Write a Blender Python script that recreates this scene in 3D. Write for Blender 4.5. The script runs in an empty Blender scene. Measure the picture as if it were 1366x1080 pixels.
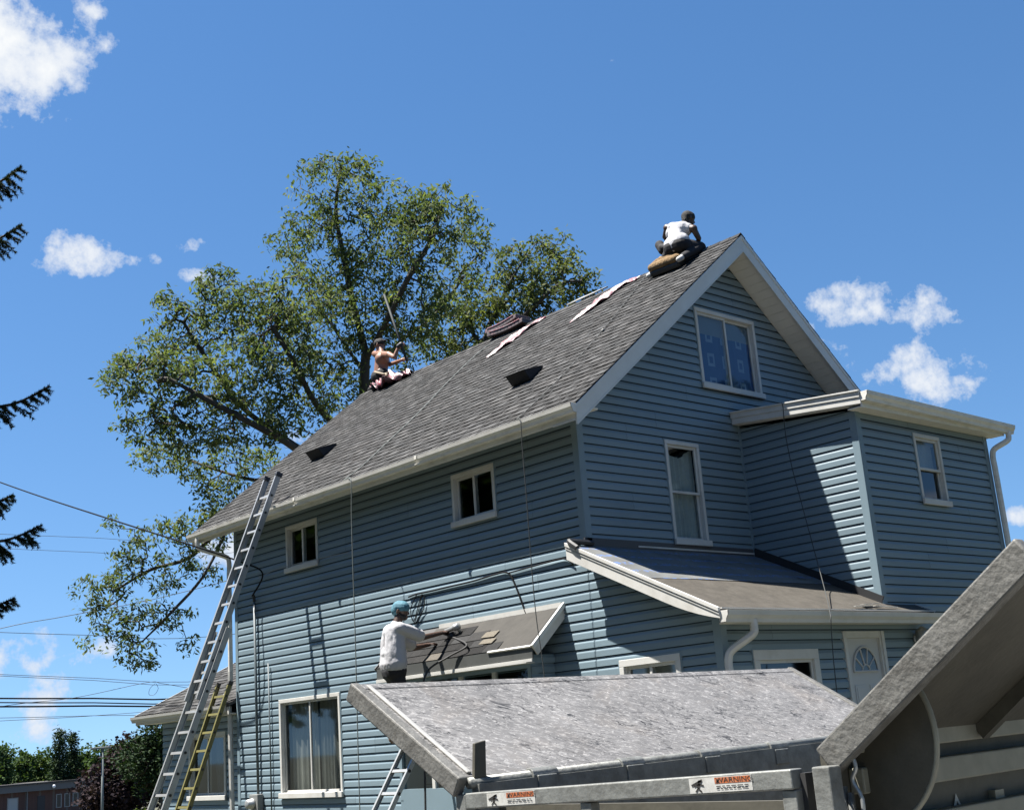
import bpy, bmesh, math, random
import numpy as np
from mathutils import Vector, Matrix, Euler

rnd = random.Random(7)
nrs = np.random.RandomState(11)
scene = bpy.context.scene
col = scene.collection

# ------------------------------------------------------------------ camera
# axes: X runs along the gable front, Y along the long side wall, Z up; the house corner is (0,0)
CAM = np.array([-10.824, -10.566, 1.6])
YAW, PITCH, ROLL, FPX = math.radians(42.740887), math.radians(14.7462069), math.radians(4.39597818), 1662.33
_f = np.array([math.sin(YAW)*math.cos(PITCH), math.cos(YAW)*math.cos(PITCH), math.sin(PITCH)])
_r = np.array([math.cos(YAW), -math.sin(YAW), 0.0])
_d = np.cross(_f, _r)
_r2 = math.cos(ROLL)*_r + math.sin(ROLL)*_d
_d2 = -math.sin(ROLL)*_r + math.cos(ROLL)*_d
MC = np.array([_r2, _d2, _f])
cam_data = bpy.data.cameras.new('camera')
cam_data.sensor_fit = 'HORIZONTAL'
cam_data.sensor_width = 36.0
cam_data.lens = FPX/1366*36.0
cam_data.clip_start = 0.05
cam_data.clip_end = 3000
cam = bpy.data.objects.new('camera', cam_data)
m = Matrix.Identity(4)
for i in range(3):
    m[i][0] = _r2[i]; m[i][1] = -_d2[i]; m[i][2] = -_f[i]; m[i][3] = CAM[i]
cam.matrix_world = m
col.objects.link(cam)
scene.camera = cam

def raydir(px, py):
    return MC.T @ np.array([(px-683)/FPX, (py-540)/FPX, 1.0])
def pt(px, py, depth):
    return CAM + depth*raydir(px, py)
def pl(px, py, ax, v):
    d = raydir(px, py)
    return CAM + (v-CAM[ax])/d[ax]*d
def onplane(px, py, n, p0):
    d = raydir(px, py); n = np.array(n, float)
    return CAM + (n @ (np.array(p0)-CAM))/(n @ d)*d

# ------------------------------------------------------------------ sun, sky, exposure
SUN = np.array([-1.0, 0.86, 3.2]); SUN /= np.linalg.norm(SUN)
SUN_EL = math.asin(SUN[2]); SUN_AZ = math.atan2(SUN[0], SUN[1])
sd = bpy.data.lights.new('sun', 'SUN'); sd.energy = 5.0; sd.angle = math.radians(0.5); sd.color = (1.0, 0.955, 0.89)
sun = bpy.data.objects.new('sun', sd); col.objects.link(sun)
sun.rotation_euler = Vector(SUN).to_track_quat('Z', 'Y').to_euler()
sun.location = (-20, 17, 64)

world = bpy.data.worlds.new('World'); scene.world = world; world.use_nodes = True
wn = world.node_tree.nodes; wl = world.node_tree.links
wn.clear()
def N(t, **k):
    n = wn.new(t)
    for a, b in k.items(): setattr(n, a, b)
    return n
w_out = N('ShaderNodeOutputWorld'); w_bg = N('ShaderNodeBackground')
sky = N('ShaderNodeTexSky', sky_type='NISHITA', sun_disc=False)
sky.sun_elevation = SUN_EL; sky.sun_rotation = SUN_AZ
sky.altitude = 200; sky.air_density = 1.0; sky.dust_density = 0.15; sky.ozone_density = 2.0
w_bg.inputs['Strength'].default_value = 0.05
hsv = N('ShaderNodeHueSaturation'); hsv.inputs['Saturation'].default_value = 1.22; hsv.inputs['Value'].default_value = 1.0
wl.new(sky.outputs[0], hsv.inputs['Color'])
tc = N('ShaderNodeTexCoord')
lift = N('ShaderNodeMapping'); lift.inputs['Location'].default_value = (0, 0, .13); lift.inputs['Scale'].default_value = (1, 1, .9)   # hazy low band of the model kept thin
nrmv = N('ShaderNodeVectorMath', operation='NORMALIZE'); wl.new(tc.outputs['Generated'], lift.inputs['Vector']); wl.new(lift.outputs[0], nrmv.inputs[0]); wl.new(nrmv.outputs[0], sky.inputs['Vector'])
# clouds: soft-edged lumps at fixed compass directions, all round the sky
def wnoise(scale, detail, rough, dist=0.0, off=(0,0,0)):
    mp = N('ShaderNodeMapping'); mp.inputs['Location'].default_value = off
    wl.new(tc.outputs['Generated'], mp.inputs['Vector'])
    n = N('ShaderNodeTexNoise'); n.inputs['Scale'].default_value = scale; n.inputs['Detail'].default_value = detail
    n.inputs['Roughness'].default_value = rough; n.inputs['Distortion'].default_value = dist
    wl.new(mp.outputs[0], n.inputs['Vector']); return n
cn1 = wnoise(21.0, 8, 0.62, 0.0)
cn2 = wnoise(75.0, 4, 0.6, 0.0, (3, 1, 2))
def wmath(op, a, b=None, c=None, clamp=False):
    n = N('ShaderNodeMath', operation=op); n.use_clamp = clamp
    for i, x in enumerate((a, b, c)):
        if x is None: continue
        if isinstance(x, (int, float)): n.inputs[i].default_value = x
        else: wl.new(x, n.inputs[i])
    return n.outputs[0]
# (px, py, half width px, half height px, tilt, density)
clouds_px = [(14, 62, 78, 74, 0.1, 1.5), (46, 6, 40, 14, -0.3, .55), (125, 17, 22, 11, 0, .25),
             (108, 338, 74, 24, -0.12, 1.1), (172, 342, 44, 15, 0, .6), (240, 331, 26, 12, -0.3, .4), (262, 370, 30, 12, 0, .35),
             (1180, 416, 76, 32, 0.12, 1.1), (1262, 432, 44, 20, -0.2, .5), (1215, 498, 72, 42, -0.1, 1.2), (1275, 472, 44, 26, -.2, .6),
             (1105, 450, 44, 34, .2, .2), (1364, 686, 26, 14, 0, .7), (830, 76, 28, 14, -.3, .05),
             (4, 872, 60, 34, 0, .75), (100, 868, 96, 28, -.1, .30), (30, 885, 190, 44, 0, -.15), (40, 935, 220, 30, 0, -.3), (60, 980, 220, 30, 0, -.2),
             (290, 745, 90, 44, -.2, .7), (460, 610, 70, 44, 0, .8), (95, 740, 20, 9, -.2, .3)]
dirs = []
for (x, y, a, b, t, dens) in clouds_px:
    d = raydir(x, y); d /= np.linalg.norm(d)
    dirs.append((d, a/FPX, b/FPX, t, dens))
for k in range(9):                                      # the rest of the sky carries the same scattered fair-weather clouds
    az = YAW + math.radians(48 + k*32 + rnd.uniform(-8, 8)); el = math.radians(rnd.uniform(6, 42))
    d = np.array([math.sin(az)*math.cos(el), math.cos(az)*math.cos(el), math.sin(el)])
    dirs.append((d, rnd.uniform(.04, .08), rnd.uniform(.016, .03), 0, rnd.uniform(.6, 1)))
mask = None
for (d, a, b, t, dens) in dirs:
    rt = np.cross(d, (0, 0, 1)); rt /= np.linalg.norm(rt); up = np.cross(rt, d)
    ct, st = math.cos(t + ROLL*0.5), math.sin(t + ROLL*0.5)
    e1 = ct*rt - st*up; e2 = st*rt + ct*up; e3 = np.cross(e1, e2)
    mp = N('ShaderNodeMapping', vector_type='TEXTURE')
    mp.inputs['Location'].default_value = tuple(d); mp.inputs['Scale'].default_value = (a, b, .25)
    mp.inputs['Rotation'].default_value = Matrix((e1, e2, e3)).transposed().to_euler('XYZ')
    wl.new(tc.outputs['Generated'], mp.inputs['Vector'])
    dp = N('ShaderNodeVectorMath', operation='DOT_PRODUCT'); wl.new(mp.outputs[0], dp.inputs[0]); wl.new(mp.outputs[0], dp.inputs[1])
    val = wmath('SUBTRACT', dens, dp.outputs['Value'])
    mask = val if mask is None else wmath('MAXIMUM', mask, val)
mask = wmath('ADD', wmath('MAXIMUM', mask, -2.5), wmath('ADD', wmath('MULTIPLY', wmath('SUBTRACT', cn1.outputs['Fac'], 0.51), 7.5), wmath('MULTIPLY', wmath('SUBTRACT', cn2.outputs['Fac'], .5), 1.8)))
thick = wmath('MULTIPLY', mask, 0.42, None, True)
mask = wmath('MULTIPLY', mask, 0.72, None, True)
mask = wmath('MULTIPLY', mask, wmath('SUBTRACT', 1.75, wmath('MULTIPLY', mask, .78)), None, True)
cloud_col = N('ShaderNodeMixRGB'); cloud_col.inputs[1].default_value = (3.6, 4.1, 5.0, 1); cloud_col.inputs[2].default_value = (5.6, 5.7, 5.75, 1)
wl.new(thick, cloud_col.inputs[0])
mixc = N('ShaderNodeMixRGB'); wl.new(mask, mixc.inputs[0]); wl.new(hsv.outputs[0], mixc.inputs[1]); wl.new(cloud_col.outputs[0], mixc.inputs[2])
wl.new(mixc.outputs[0], w_bg.inputs['Color']); wl.new(w_bg.outputs[0], w_out.inputs[0])

scene.view_settings.view_transform = 'Standard'
scene.view_settings.look = 'None'
scene.view_settings.gamma = 1.0
scene.view_settings.use_curve_mapping = False
scene.view_settings.exposure = 1.8

# ------------------------------------------------------------------ materials
MATS = {}
def mat(name, base, rough=0.6, metal=0.0, var=0.0, scale=8.0, bump=0.0, bscale=60.0, dirt=None, dirt_scale=3.0, dirt_amt=0.5, spec=0.5, stretch=None, attr=None, sheen=0.0):
    if name in MATS: return MATS[name]
    M = bpy.data.materials.new(name); M.use_nodes = True
    nt = M.node_tree; nn = nt.nodes; ln = nt.links
    b = nn['Principled BSDF']
    b.inputs['Roughness'].default_value = rough; b.inputs['Metallic'].default_value = metal
    b.inputs['Specular IOR Level'].default_value = spec
    t = nn.new('ShaderNodeTexCoord'); src = t.outputs['Object']
    if stretch:
        mp = nn.new('ShaderNodeMapping'); mp.inputs['Scale'].default_value = stretch; ln.new(src, mp.inputs['Vector']); src = mp.outputs[0]
    cur = None
    if attr:
        at = nn.new('ShaderNodeAttribute'); at.attribute_name = attr; cur = at.outputs['Color']
    if var > 0:
        n = nn.new('ShaderNodeTexNoise'); n.inputs['Scale'].default_value = scale; n.inputs['Detail'].default_value = 8; n.inputs['Roughness'].default_value = .65
        ln.new(src, n.inputs['Vector'])
        r = nn.new('ShaderNodeMapRange'); r.inputs[1].default_value = .3; r.inputs[2].default_value = .7; r.inputs[3].default_value = 1-var; r.inputs[4].default_value = 1+var
        ln.new(n.outputs['Fac'], r.inputs[0])
        mx = nn.new('ShaderNodeMixRGB'); mx.blend_type = 'MULTIPLY'; mx.inputs[0].default_value = 1
        if cur is None: mx.inputs[1].default_value = (*base, 1)
        else: ln.new(cur, mx.inputs[1])
        ln.new(r.outputs[0], mx.inputs[2]); cur = mx.outputs[0]
    if dirt:
        n = nn.new('ShaderNodeTexNoise'); n.inputs['Scale'].default_value = dirt_scale; n.inputs['Detail'].default_value = 10; n.inputs['Roughness'].default_value = .7
        ln.new(src, n.inputs['Vector'])
        r = nn.new('ShaderNodeMapRange'); r.inputs[1].default_value = .48; r.inputs[2].default_value = .72; r.inputs[3].default_value = 0; r.inputs[4].default_value = dirt_amt
        ln.new(n.outputs['Fac'], r.inputs[0])
        mx = nn.new('ShaderNodeMixRGB'); ln.new(r.outputs[0], mx.inputs[0]); mx.inputs[2].default_value = (*dirt, 1)
        if cur is None: mx.inputs[1].default_value = (*base, 1)
        else: ln.new(cur, mx.inputs[1])
        cur = mx.outputs[0]
    if cur is None: b.inputs['Base Color'].default_value = (*base, 1)
    else: ln.new(cur, b.inputs['Base Color'])
    if bump > 0:
        n = nn.new('ShaderNodeTexNoise'); n.inputs['Scale'].default_value = bscale; n.inputs['Detail'].default_value = 4
        ln.new(src, n.inputs['Vector'])
        bp = nn.new('ShaderNodeBump'); bp.inputs['Strength'].default_value = bump; bp.inputs['Distance'].default_value = .02
        ln.new(n.outputs['Fac'], bp.inputs['Height']); ln.new(bp.outputs[0], b.inputs['Normal'])
    MATS[name] = M
    return M
def leaf_mat(name, c1, c2, c3, trans=0.35, rough=.45):
    M = bpy.data.materials.new(name); M.use_nodes = True
    nt = M.node_tree; nn = nt.nodes; ln = nt.links; b = nn['Principled BSDF']; out = nn['Material Output']
    at = nn.new('ShaderNodeAttribute'); at.attribute_name = 'tint'
    r = nn.new('ShaderNodeValToRGB'); r.color_ramp.elements[0].color = (*c1, 1); r.color_ramp.elements[1].color = (*c3, 1)
    e = r.color_ramp.elements.new(.5); e.color = (*c2, 1)
    ln.new(at.outputs['Fac'], r.inputs[0]); ln.new(r.outputs[0], b.inputs['Base Color'])
    b.inputs['Roughness'].default_value = .75; b.inputs['Specular IOR Level'].default_value = .12
    tr = nn.new('ShaderNodeBsdfTranslucent'); h = nn.new('ShaderNodeMixRGB'); h.blend_type = 'MULTIPLY'; h.inputs[0].default_value = 1
    h.inputs[2].default_value = (1.25, 1.35, .55, 1); ln.new(r.outputs[0], h.inputs[1]); ln.new(h.outputs[0], tr.inputs['Color'])
    mx = nn.new('ShaderNodeMixShader'); mx.inputs[0].default_value = trans
    ln.new(b.outputs[0], mx.inputs[1]); ln.new(tr.outputs[0], mx.inputs[2]); ln.new(mx.outputs[0], out.inputs[0])
    return M
def glass_mat():
    M = bpy.data.materials.new('window_glass'); M.use_nodes = True
    nt = M.node_tree; nn = nt.nodes; ln = nt.links; out = nn['Material Output']; nn.remove(nn['Principled BSDF'])
    g = nn.new('ShaderNodeBsdfGlossy'); g.inputs['Roughness'].default_value = .03; g.inputs['Color'].default_value = (.9, .95, 1, 1)
    t = nn.new('ShaderNodeBsdfTransparent'); t.inputs['Color'].default_value = (.62, .66, .66, 1)
    fr = nn.new('ShaderNodeLayerWeight'); fr.inputs['Blend'].default_value = .5
    pw = nn.new('ShaderNodeMath'); pw.operation = 'POWER'; pw.inputs[1].default_value = 5; ln.new(fr.outputs['Facing'], pw.inputs[0])
    ma = nn.new('ShaderNodeMath'); ma.operation = 'MULTIPLY_ADD'; ma.inputs[1].default_value = .93; ma.inputs[2].default_value = .07; ln.new(pw.outputs[0], ma.inputs[0])
    mx = nn.new('ShaderNodeMixShader'); ln.new(ma.outputs[0], mx.inputs[0]); ln.new(t.outputs[0], mx.inputs[1]); ln.new(g.outputs[0], mx.inputs[2]); ln.new(mx.outputs[0], out.inputs[0])
    return M

SIDING = mat('blue_vinyl', (.146, .199, .230), .42, var=.05, scale=2.2, bump=.05, bscale=25, stretch=(1, 1, 1), dirt=(.112, .152, .176), dirt_scale=1.1, dirt_amt=.35)
nt = SIDING.node_tree; b_ = nt.nodes['Principled BSDF']; src_ = b_.inputs['Base Color'].links[0].from_socket
oi = nt.nodes.new('ShaderNodeObjectInfo'); mr_ = nt.nodes.new('ShaderNodeMapRange'); mr_.inputs[3].default_value = .93; mr_.inputs[4].default_value = 1.06; nt.links.new(oi.outputs['Random'], mr_.inputs[0])
mx_ = nt.nodes.new('ShaderNodeMixRGB'); mx_.blend_type = 'MULTIPLY'; mx_.inputs[0].default_value = 1; nt.links.new(src_, mx_.inputs[1]); nt.links.new(mr_.outputs[0], mx_.inputs[2]); nt.links.new(mx_.outputs[0], b_.inputs['Base Color'])
CORNER = mat('blue_trim', (.145, .20, .232), .45, var=.04, scale=3)
SHEATH = mat('wall_backing', (.028, .046, .062), .8, var=.1)  # dark tone puts shade into the slots between the laps
WHITE = mat('white_trim', (.46, .455, .43), .45, var=.05, scale=4, dirt=(.26, .235, .19), dirt_scale=2.3, dirt_amt=.4)
FASCIA = mat('rake_metal', (.52, .53, .51), .5, var=.05, scale=3, dirt=(.42, .42, .40), dirt_scale=2, dirt_amt=.4)
GUTTER = mat('gutter_metal', (.60, .585, .54), .4, var=.07, scale=3, dirt=(.34, .31, .25), dirt_scale=4.5, dirt_amt=.55, stretch=(1, 1, 3))
SOFFIT = mat('soffit_vinyl', (.60, .58, .53), .6, var=.06, scale=3)
SHINGLE = mat('asphalt_shingle', (.08, .08, .08), .93, var=.35, scale=85, bump=.5, bscale=260, attr='tint_col', spec=.25)
SHINGLE2 = mat('old_shingle', (.10, .09, .08), .95, var=.3, scale=60, bump=.5, bscale=220, attr='tint_col', spec=.2)
DECK = mat('roof_deck', (.06, .06, .06), .9)
GLASS = glass_mat()
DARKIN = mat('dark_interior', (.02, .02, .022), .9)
ALU = mat('ladder_aluminium', (.36, .37, .37), .42, metal=.6, var=.1, scale=12, bump=.05, bscale=80, dirt=(.2, .2, .19), dirt_scale=6, dirt_amt=.5)
BLACKP = mat('black_plastic', (.015, .016, .018), .55)
BLACKR = mat('black_rubber', (.02, .02, .02), .7)
CABLE = mat('black_cable', (.008, .008, .009), .9, spec=.1)
GREYCAB = mat('grey_hose', (.30, .34, .33), .6)

# ------------------------------------------------------------------ mesh helpers
class MB:
    def __init__(s): s.v = []; s.f = []; s.c = []
    def quad(s, a, b, c, d, col=None):
        i = len(s.v); s.v += [tuple(a), tuple(b), tuple(c), tuple(d)]; s.f.append((i, i+1, i+2, i+3)); s.c.append(col); return s
    def poly(s, pts, col=None):
        i = len(s.v); s.v += [tuple(p) for p in pts]; s.f.append(tuple(range(i, i+len(pts)))); s.c.append(col); return s
    def hexa(s, p, col=None):          # 8 points: bottom ring 0-3, top ring 4-7
        i = len(s.v); s.v += [tuple(q) for q in p]
        for fc in ((0, 3, 2, 1), (4, 5, 6, 7), (0, 1, 5, 4), (1, 2, 6, 5), (2, 3, 7, 6), (3, 0, 4, 7)):
            s.f.append(tuple(i+k for k in fc)); s.c.append(col)
        return s
    def box(s, x0, x1, y0, y1, z0, z1, col=None):
        return s.hexa([(x0, y0, z0), (x1, y0, z0), (x1, y1, z0), (x0, y1, z0), (x0, y0, z1), (x1, y0, z1), (x1, y1, z1), (x0, y1, z1)], col)
    def obox(s, c, a, b, d, col=None):  # centre and three half-vectors
        c, a, b, d = (np.array(x, float) for x in (c, a, b, d))
        return s.hexa([c-a-b-d, c+a-b-d, c+a+b-d, c-a+b-d, c-a-b+d, c+a-b+d, c+a+b+d, c-a+b+d], col)
    def bar(s, p, q, w, h, up=(0, 0, 1), col=None):
        p = np.array(p, float); q = np.array(q, float); d = q-p; L = np.linalg.norm(d); d /= L
        u = np.array(up, float); sd_ = np.cross(d, u); sd_ /= np.linalg.norm(sd_); u = np.cross(sd_, d)
        return s.obox((p+q)/2, d*L/2, sd_*w/2, u*h/2, col)
    def tube(s, pts, r, n=6, cap=True, col=None):
        pts = [np.array(p, float) for p in pts]; k = len(pts)
        rs = r if isinstance(r, (list, tuple, np.ndarray)) else [r]*k
        i0 = len(s.v); prev = None
        for i, p in enumerate(pts):
            t = pts[min(i+1, k-1)]-pts[max(i-1, 0)]; t = t/(np.linalg.norm(t)+1e-9)
            if prev is None:
                a = np.cross(t, (0, 0, 1)) if abs(t[2]) < .9 else np.cross(t, (1, 0, 0))
            else: a = prev-t*(prev @ t)
            a /= np.linalg.norm(a)+1e-9; prev = a; b = np.cross(t, a)
            for j in range(n):
                an = 2*math.pi*j/n; s.v.append(tuple(p+rs[i]*(math.cos(an)*a+math.sin(an)*b)))
        for i in range(k-1):
            for j in range(n):
                j2 = (j+1) % n
                s.f.append((i0+i*n+j, i0+i*n+j2, i0+(i+1)*n+j2, i0+(i+1)*n+j)); s.c.append(col)
        if cap:
            s.f.append(tuple(i0+j for j in range(n))[::-1]); s.c.append(col)
            s.f.append(tuple(i0+(k-1)*n+j for j in range(n))); s.c.append(col)
        return s
    def prism(s, pts, ext, col=None):
        pts = [np.array(p, float) for p in pts]; e = np.array(ext, float); n = len(pts); i = len(s.v)
        s.v += [tuple(p) for p in pts]+[tuple(p+e) for p in pts]
        s.f.append(tuple(range(i, i+n))[::-1]); s.c.append(col); s.f.append(tuple(range(i+n, i+2*n))); s.c.append(col)
        for j in range(n):
            k = (j+1) % n; s.f.append((i+j, i+k, i+n+k, i+n+j)); s.c.append(col)
        return s
    def lathe(s, base, prof, n=14, axis=(0, 0, 1)):
        ax = np.array(axis, float); ax /= np.linalg.norm(ax); a = np.cross(ax, (1, 0, 0) if abs(ax[0]) < .9 else (0, 1, 0)); a /= np.linalg.norm(a); b = np.cross(ax, a)
        base = np.array(base, float); i0 = len(s.v)
        for (h, r) in prof:
            for j in range(n):
                an = 2*math.pi*j/n; s.v.append(tuple(base+ax*h+r*(math.cos(an)*a+math.sin(an)*b)))
        for i in range(len(prof)-1):
            for j in range(n):
                j2 = (j+1) % n; s.f.append((i0+i*n+j, i0+i*n+j2, i0+(i+1)*n+j2, i0+(i+1)*n+j)); s.c.append(None)
        s.f.append(tuple(i0+j for j in range(n))[::-1]); s.f.append(tuple(i0+(len(prof)-1)*n+j for j in range(n))); s.c += [None, None]
        return s
    def mesh(s, name):
        me = bpy.data.meshes.new(name); me.from_pydata(s.v, [], s.f)
        if any(c is not None for c in s.c):
            at = me.color_attributes.new('tint_col', 'FLOAT_COLOR', 'CORNER'); k = 0; arr = []
            for fc, c in zip(s.f, s.c):
                c = c or (.1, .1, .1); arr += [c[0], c[1], c[2], 1.0]*len(fc)
            at.data.foreach_set('color', arr)
        me.update(); return me
    def build(s, name, material, parent=None, smooth=False):
        me = s.mesh(name); me.materials.append(material)
        if smooth: me.polygons.foreach_set('use_smooth', [True]*len(me.polygons))
        return link(name, me, parent)
def link(name, me, parent=None):
    o = bpy.data.objects.new(name, me); col.objects.link(o)
    if parent is not None: attach(o, parent)
    return o
BASE = {}
def attach(o, parent):
    o.parent = parent
    o.matrix_parent_inverse = Matrix.Translation(BASE.get(parent.name, Vector((0, 0, 0)))).inverted()
def tag(o, label=None, cat=None, group=None, kind=None):
    if label: o['label'] = label
    if cat: o['category'] = cat
    if group: o['group'] = group
    if kind: o['kind'] = kind
    return o
def thing(name, loc, label, cat, group=None):
    o = bpy.data.objects.new(name, None); col.objects.link(o); o.location = loc; o.empty_display_size = .3
    BASE[o.name] = Vector(loc); return tag(o, label, cat, group)
def bevel(o, w=.004, seg=2):
    md = o.modifiers.new('bevel', 'BEVEL'); md.width = w; md.segments = seg; md.limit_method = 'ANGLE'; return o
def np_mesh(name, verts, faces, tint=None):
    me = bpy.data.meshes.new(name); nv = len(verts); nf, k = faces.shape
    me.vertices.add(nv); me.vertices.foreach_set('co', verts.astype(np.float32).ravel())
    me.loops.add(nf*k); me.loops.foreach_set('vertex_index', faces.astype(np.int32).ravel())
    me.polygons.add(nf); me.polygons.foreach_set('loop_start', np.arange(nf, dtype=np.int32)*k)
    if tint is not None:
        at = me.attributes.new('tint', 'FLOAT', 'FACE'); at.data.foreach_set('value', tint.astype(np.float32))
    me.update(calc_edges=True); me.validate(); return me

# ------------------------------------------------------------------ ground
def ground_z(x, y):
    d = math.hypot(x-2, y-2)
    t = min(max((d-16)/75.0, 0), 1); t = t*t*(3-2*t)
    return -4.4*t
gb = MB(); rings = [0, 4, 8, 12, 16, 22, 30, 40, 52, 66, 82, 100, 140, 220, 500, 1200]; ns = 48
for i, r in enumerate(rings):
    for j in range(ns):
        a = 2*math.pi*j/ns; x, y = 2+r*math.cos(a), 2+r*math.sin(a); gb.v.append((x, y, ground_z(x, y)))
for i in range(len(rings)-1):
    for j in range(ns):
        j2 = (j+1) % ns; gb.f.append((i*ns+j, i*ns+j2, (i+1)*ns+j2, (i+1)*ns+j)); gb.c.append(None)
GRASS = mat('lawn', (.045, .048, .028), .95, var=.45, scale=1.4, bump=.6, bscale=30, dirt=(.14, .12, .07), dirt_scale=.25, dirt_amt=.6)
g = gb.build('ground', GRASS, None, True); tag(g, kind='structure')
CONC = mat('concrete', (.16, .155, .145), .9, var=.12, scale=3, bump=.2, bscale=50, dirt=(.2, .19, .17), dirt_scale=1.2, dirt_amt=.6)
dw = MB().box(-9.5, -1.0, -13, -2.4, -.1, .012).build('driveway', CONC); tag(dw, kind='structure')

# ------------------------------------------------------------------ the house
house = thing('house', (0, 0, 0), 'two storey blue house with horizontal vinyl siding and a steep grey shingle roof', 'house')
LAP = .1143; ZA = 5.267                                     # siding exposure and the height of one lap line
PROF = [(0.0, .000), (0.0, .0160), (.064, .0150), (.074, .0120), (.084, .0065), (.092, .0030), (.1035, .0005)]
WX, LY, SOF, FZ = 6.72, 8.45, 5.355, 5.195
XE, ZE, MS, XR = -.40, 5.40, .798, 3.36                     # eave edge, its height, slope, ridge x
ZR = ZE+MS*(XR-XE)
Y0R, Y1R = -.42, 9.2
BX, BY = 3.29, -1.89                                        # bump-out corner
PS = .47
def proof(y): return 3.73+PS*y                              # porch roof surface height

class Frame:                                                # wall coordinates: s along, o outward, z up
    def __init__(s, org, a, n): s.org = np.array(org, float); s.a = np.array(a, float); s.n = np.array(n, float)
    def __call__(s, u, o, z): return s.org+s.a*u+s.n*o+np.array([0, 0, z])
    def box(s, mb, s0, s1, o0, o1, z0, z1, col=None):
        return mb.hexa([s(s0, o0, z0), s(s1, o0, z0), s(s1, o1, z0), s(s0, o1, z0), s(s0, o0, z1), s(s1, o0, z1), s(s1, o1, z1), s(s0, o1, z1)], col)
F_LONG = Frame((0, 0, 0), (0, 1, 0), (-1, 0, 0))
F_GABLE = Frame((0, 0, 0), (1, 0, 0), (0, -1, 0))
F_BL = Frame((BX, 0, 0), (0, -1, 0), (-1, 0, 0))
F_FRONT = Frame((0, BY, 0), (1, 0, 0), (0, -1, 0))

def prof_at(h):
    for (h0, o0), (h1, o1) in zip(PROF[1:], PROF[2:]):
        if h0 <= h <= h1: return o0+(o1-o0)*(h-h0)/(h1-h0)
    return PROF[-1][1]
def siding(parent, F, smin, smax, z0, z1, holes, prefix='siding_board'):
    back = MB(); boards = []
    k0 = math.ceil((ZA-z1)/LAP); k1 = math.ceil((ZA-z0)/LAP)
    for k in range(k0, k1+1):
        zb = ZA-k*LAP; zt = zb+LAP
        if zt <= z0 or zb >= z1: continue
        za, zc = max(zb, z0), min(zt, z1)
        hs = sorted([h for h in holes if h[2] < zc-1e-4 and h[3] > za+1e-4])
        segs = []; lo = -99
        for h in hs:
            segs.append((lo, h[0], za, zc))
            if h[2] > za+.004: segs.append((h[0], h[1], za, h[2]))
            if h[3] < zc-.004: segs.append((h[0], h[1], h[3], zc))
            lo = h[1]
        segs.append((lo, 99, za, zc))
        off = [(.9, 4.56), (2.2, 5.86), (3.5, 7.16), (1.5, 5.1)][(k//2) % 4]; cut = []
        for (l, r, a, b) in segs:                          # panel end joints, every second course
            js = [j for j in off if max(l, smin((a+b)/2))+.4 < j < min(r, smax((a+b)/2))-.4]
            e = [l]+js+[r]
            cut += [(p, q-(.0015 if q in js else 0), a, b, i) for i, (p, q) in enumerate(zip(e, e[1:]))]
        for (l, r, a, b, pc) in cut:
            ht = min(b-zb, .1035)
            if ht-(a-zb) < .004: continue
            hgts = sorted({a-zb, ht, *[p[0] for p in PROF[1:] if a-zb < p[0] < ht]})
            mb = MB(); rows = []
            for h in hgts:
                z = zb+h; ll = max(l, smin(z)); rr = min(r, smax(z))
                rows.append((ll, max(ll, rr), prof_at(h)+.0016*(pc % 2), z))
            if max(q[1]-q[0] for q in rows) < .03: continue
            if abs(a-zb) < 1e-5: rows.insert(0, (rows[0][0], rows[0][1], -.010, zb+.012))
            for (ll, rr, o, z) in rows: mb.v += [tuple(F(ll, o, z)), tuple(F(rr, o, z))]
            for i in range(len(rows)-1): mb.f.append((2*i, 2*i+1, 2*i+3, 2*i+2)); mb.c.append(None)
            boards.append(mb)
            q, w = rows[0], rows[-1]
            back.quad(F(q[0], -.022, a), F(q[1], -.022, a), F(w[1], -.022, b), F(w[0], -.022, b))
    wall_obj = back.build('wall', SHEATH, parent)
    for mb in boards: mb.build(prefix, SIDING, wall_obj)
    return wall_obj

# openings: (s0, s1, z0, z1)
H_LONG = [(1.585, 2.48, 4.42, 5.108), (5.85, 6.77, 4.41, 5.12), (5.40, 7.11, .945, 2.40), (-1.30, -.37, 1.35, 2.335), (1.0, 3.2, .9, 2.36)]
H_GABLE = [(2.575, 3.94, 6.11, 7.27), (1.62, 2.316, 3.865, 5.23)]
H_FRONT = [(4.64, 5.333, 4.245, 5.204), (.50, 1.72, 1.1, 2.30), (2.28, 3.17, .35, 2.50)]
def long_min(z):
    zz = (z+.16-3.73)/PS
    return BY if zz < BY else min(zz, 0.0)
siding(house, F_LONG, long_min, lambda z: LY, .3, 5.37, H_LONG)
def g_lo(z): return max(0.0, (z+.24-ZE)/MS+XE)
def g_hi(z): return BX if z < 5.50 else WX-g_lo(z)
siding(house, F_GABLE, g_lo, g_hi, 3.66, 8.14, H_GABLE)
def bl_lo(z): return max(0.0, (proof(0)-.03-z)/PS)
def bl_hi(z): return 1.89 if z < 5.37 else max(0, 1.89-(z-5.37)/.095)
siding(house, F_BL, bl_lo, bl_hi, 2.80, 5.55, [])
siding(house, F_FRONT, lambda z: 0.0 if z < 2.70 else BX, lambda z: WX, .3, 5.36, H_FRONT)
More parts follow.
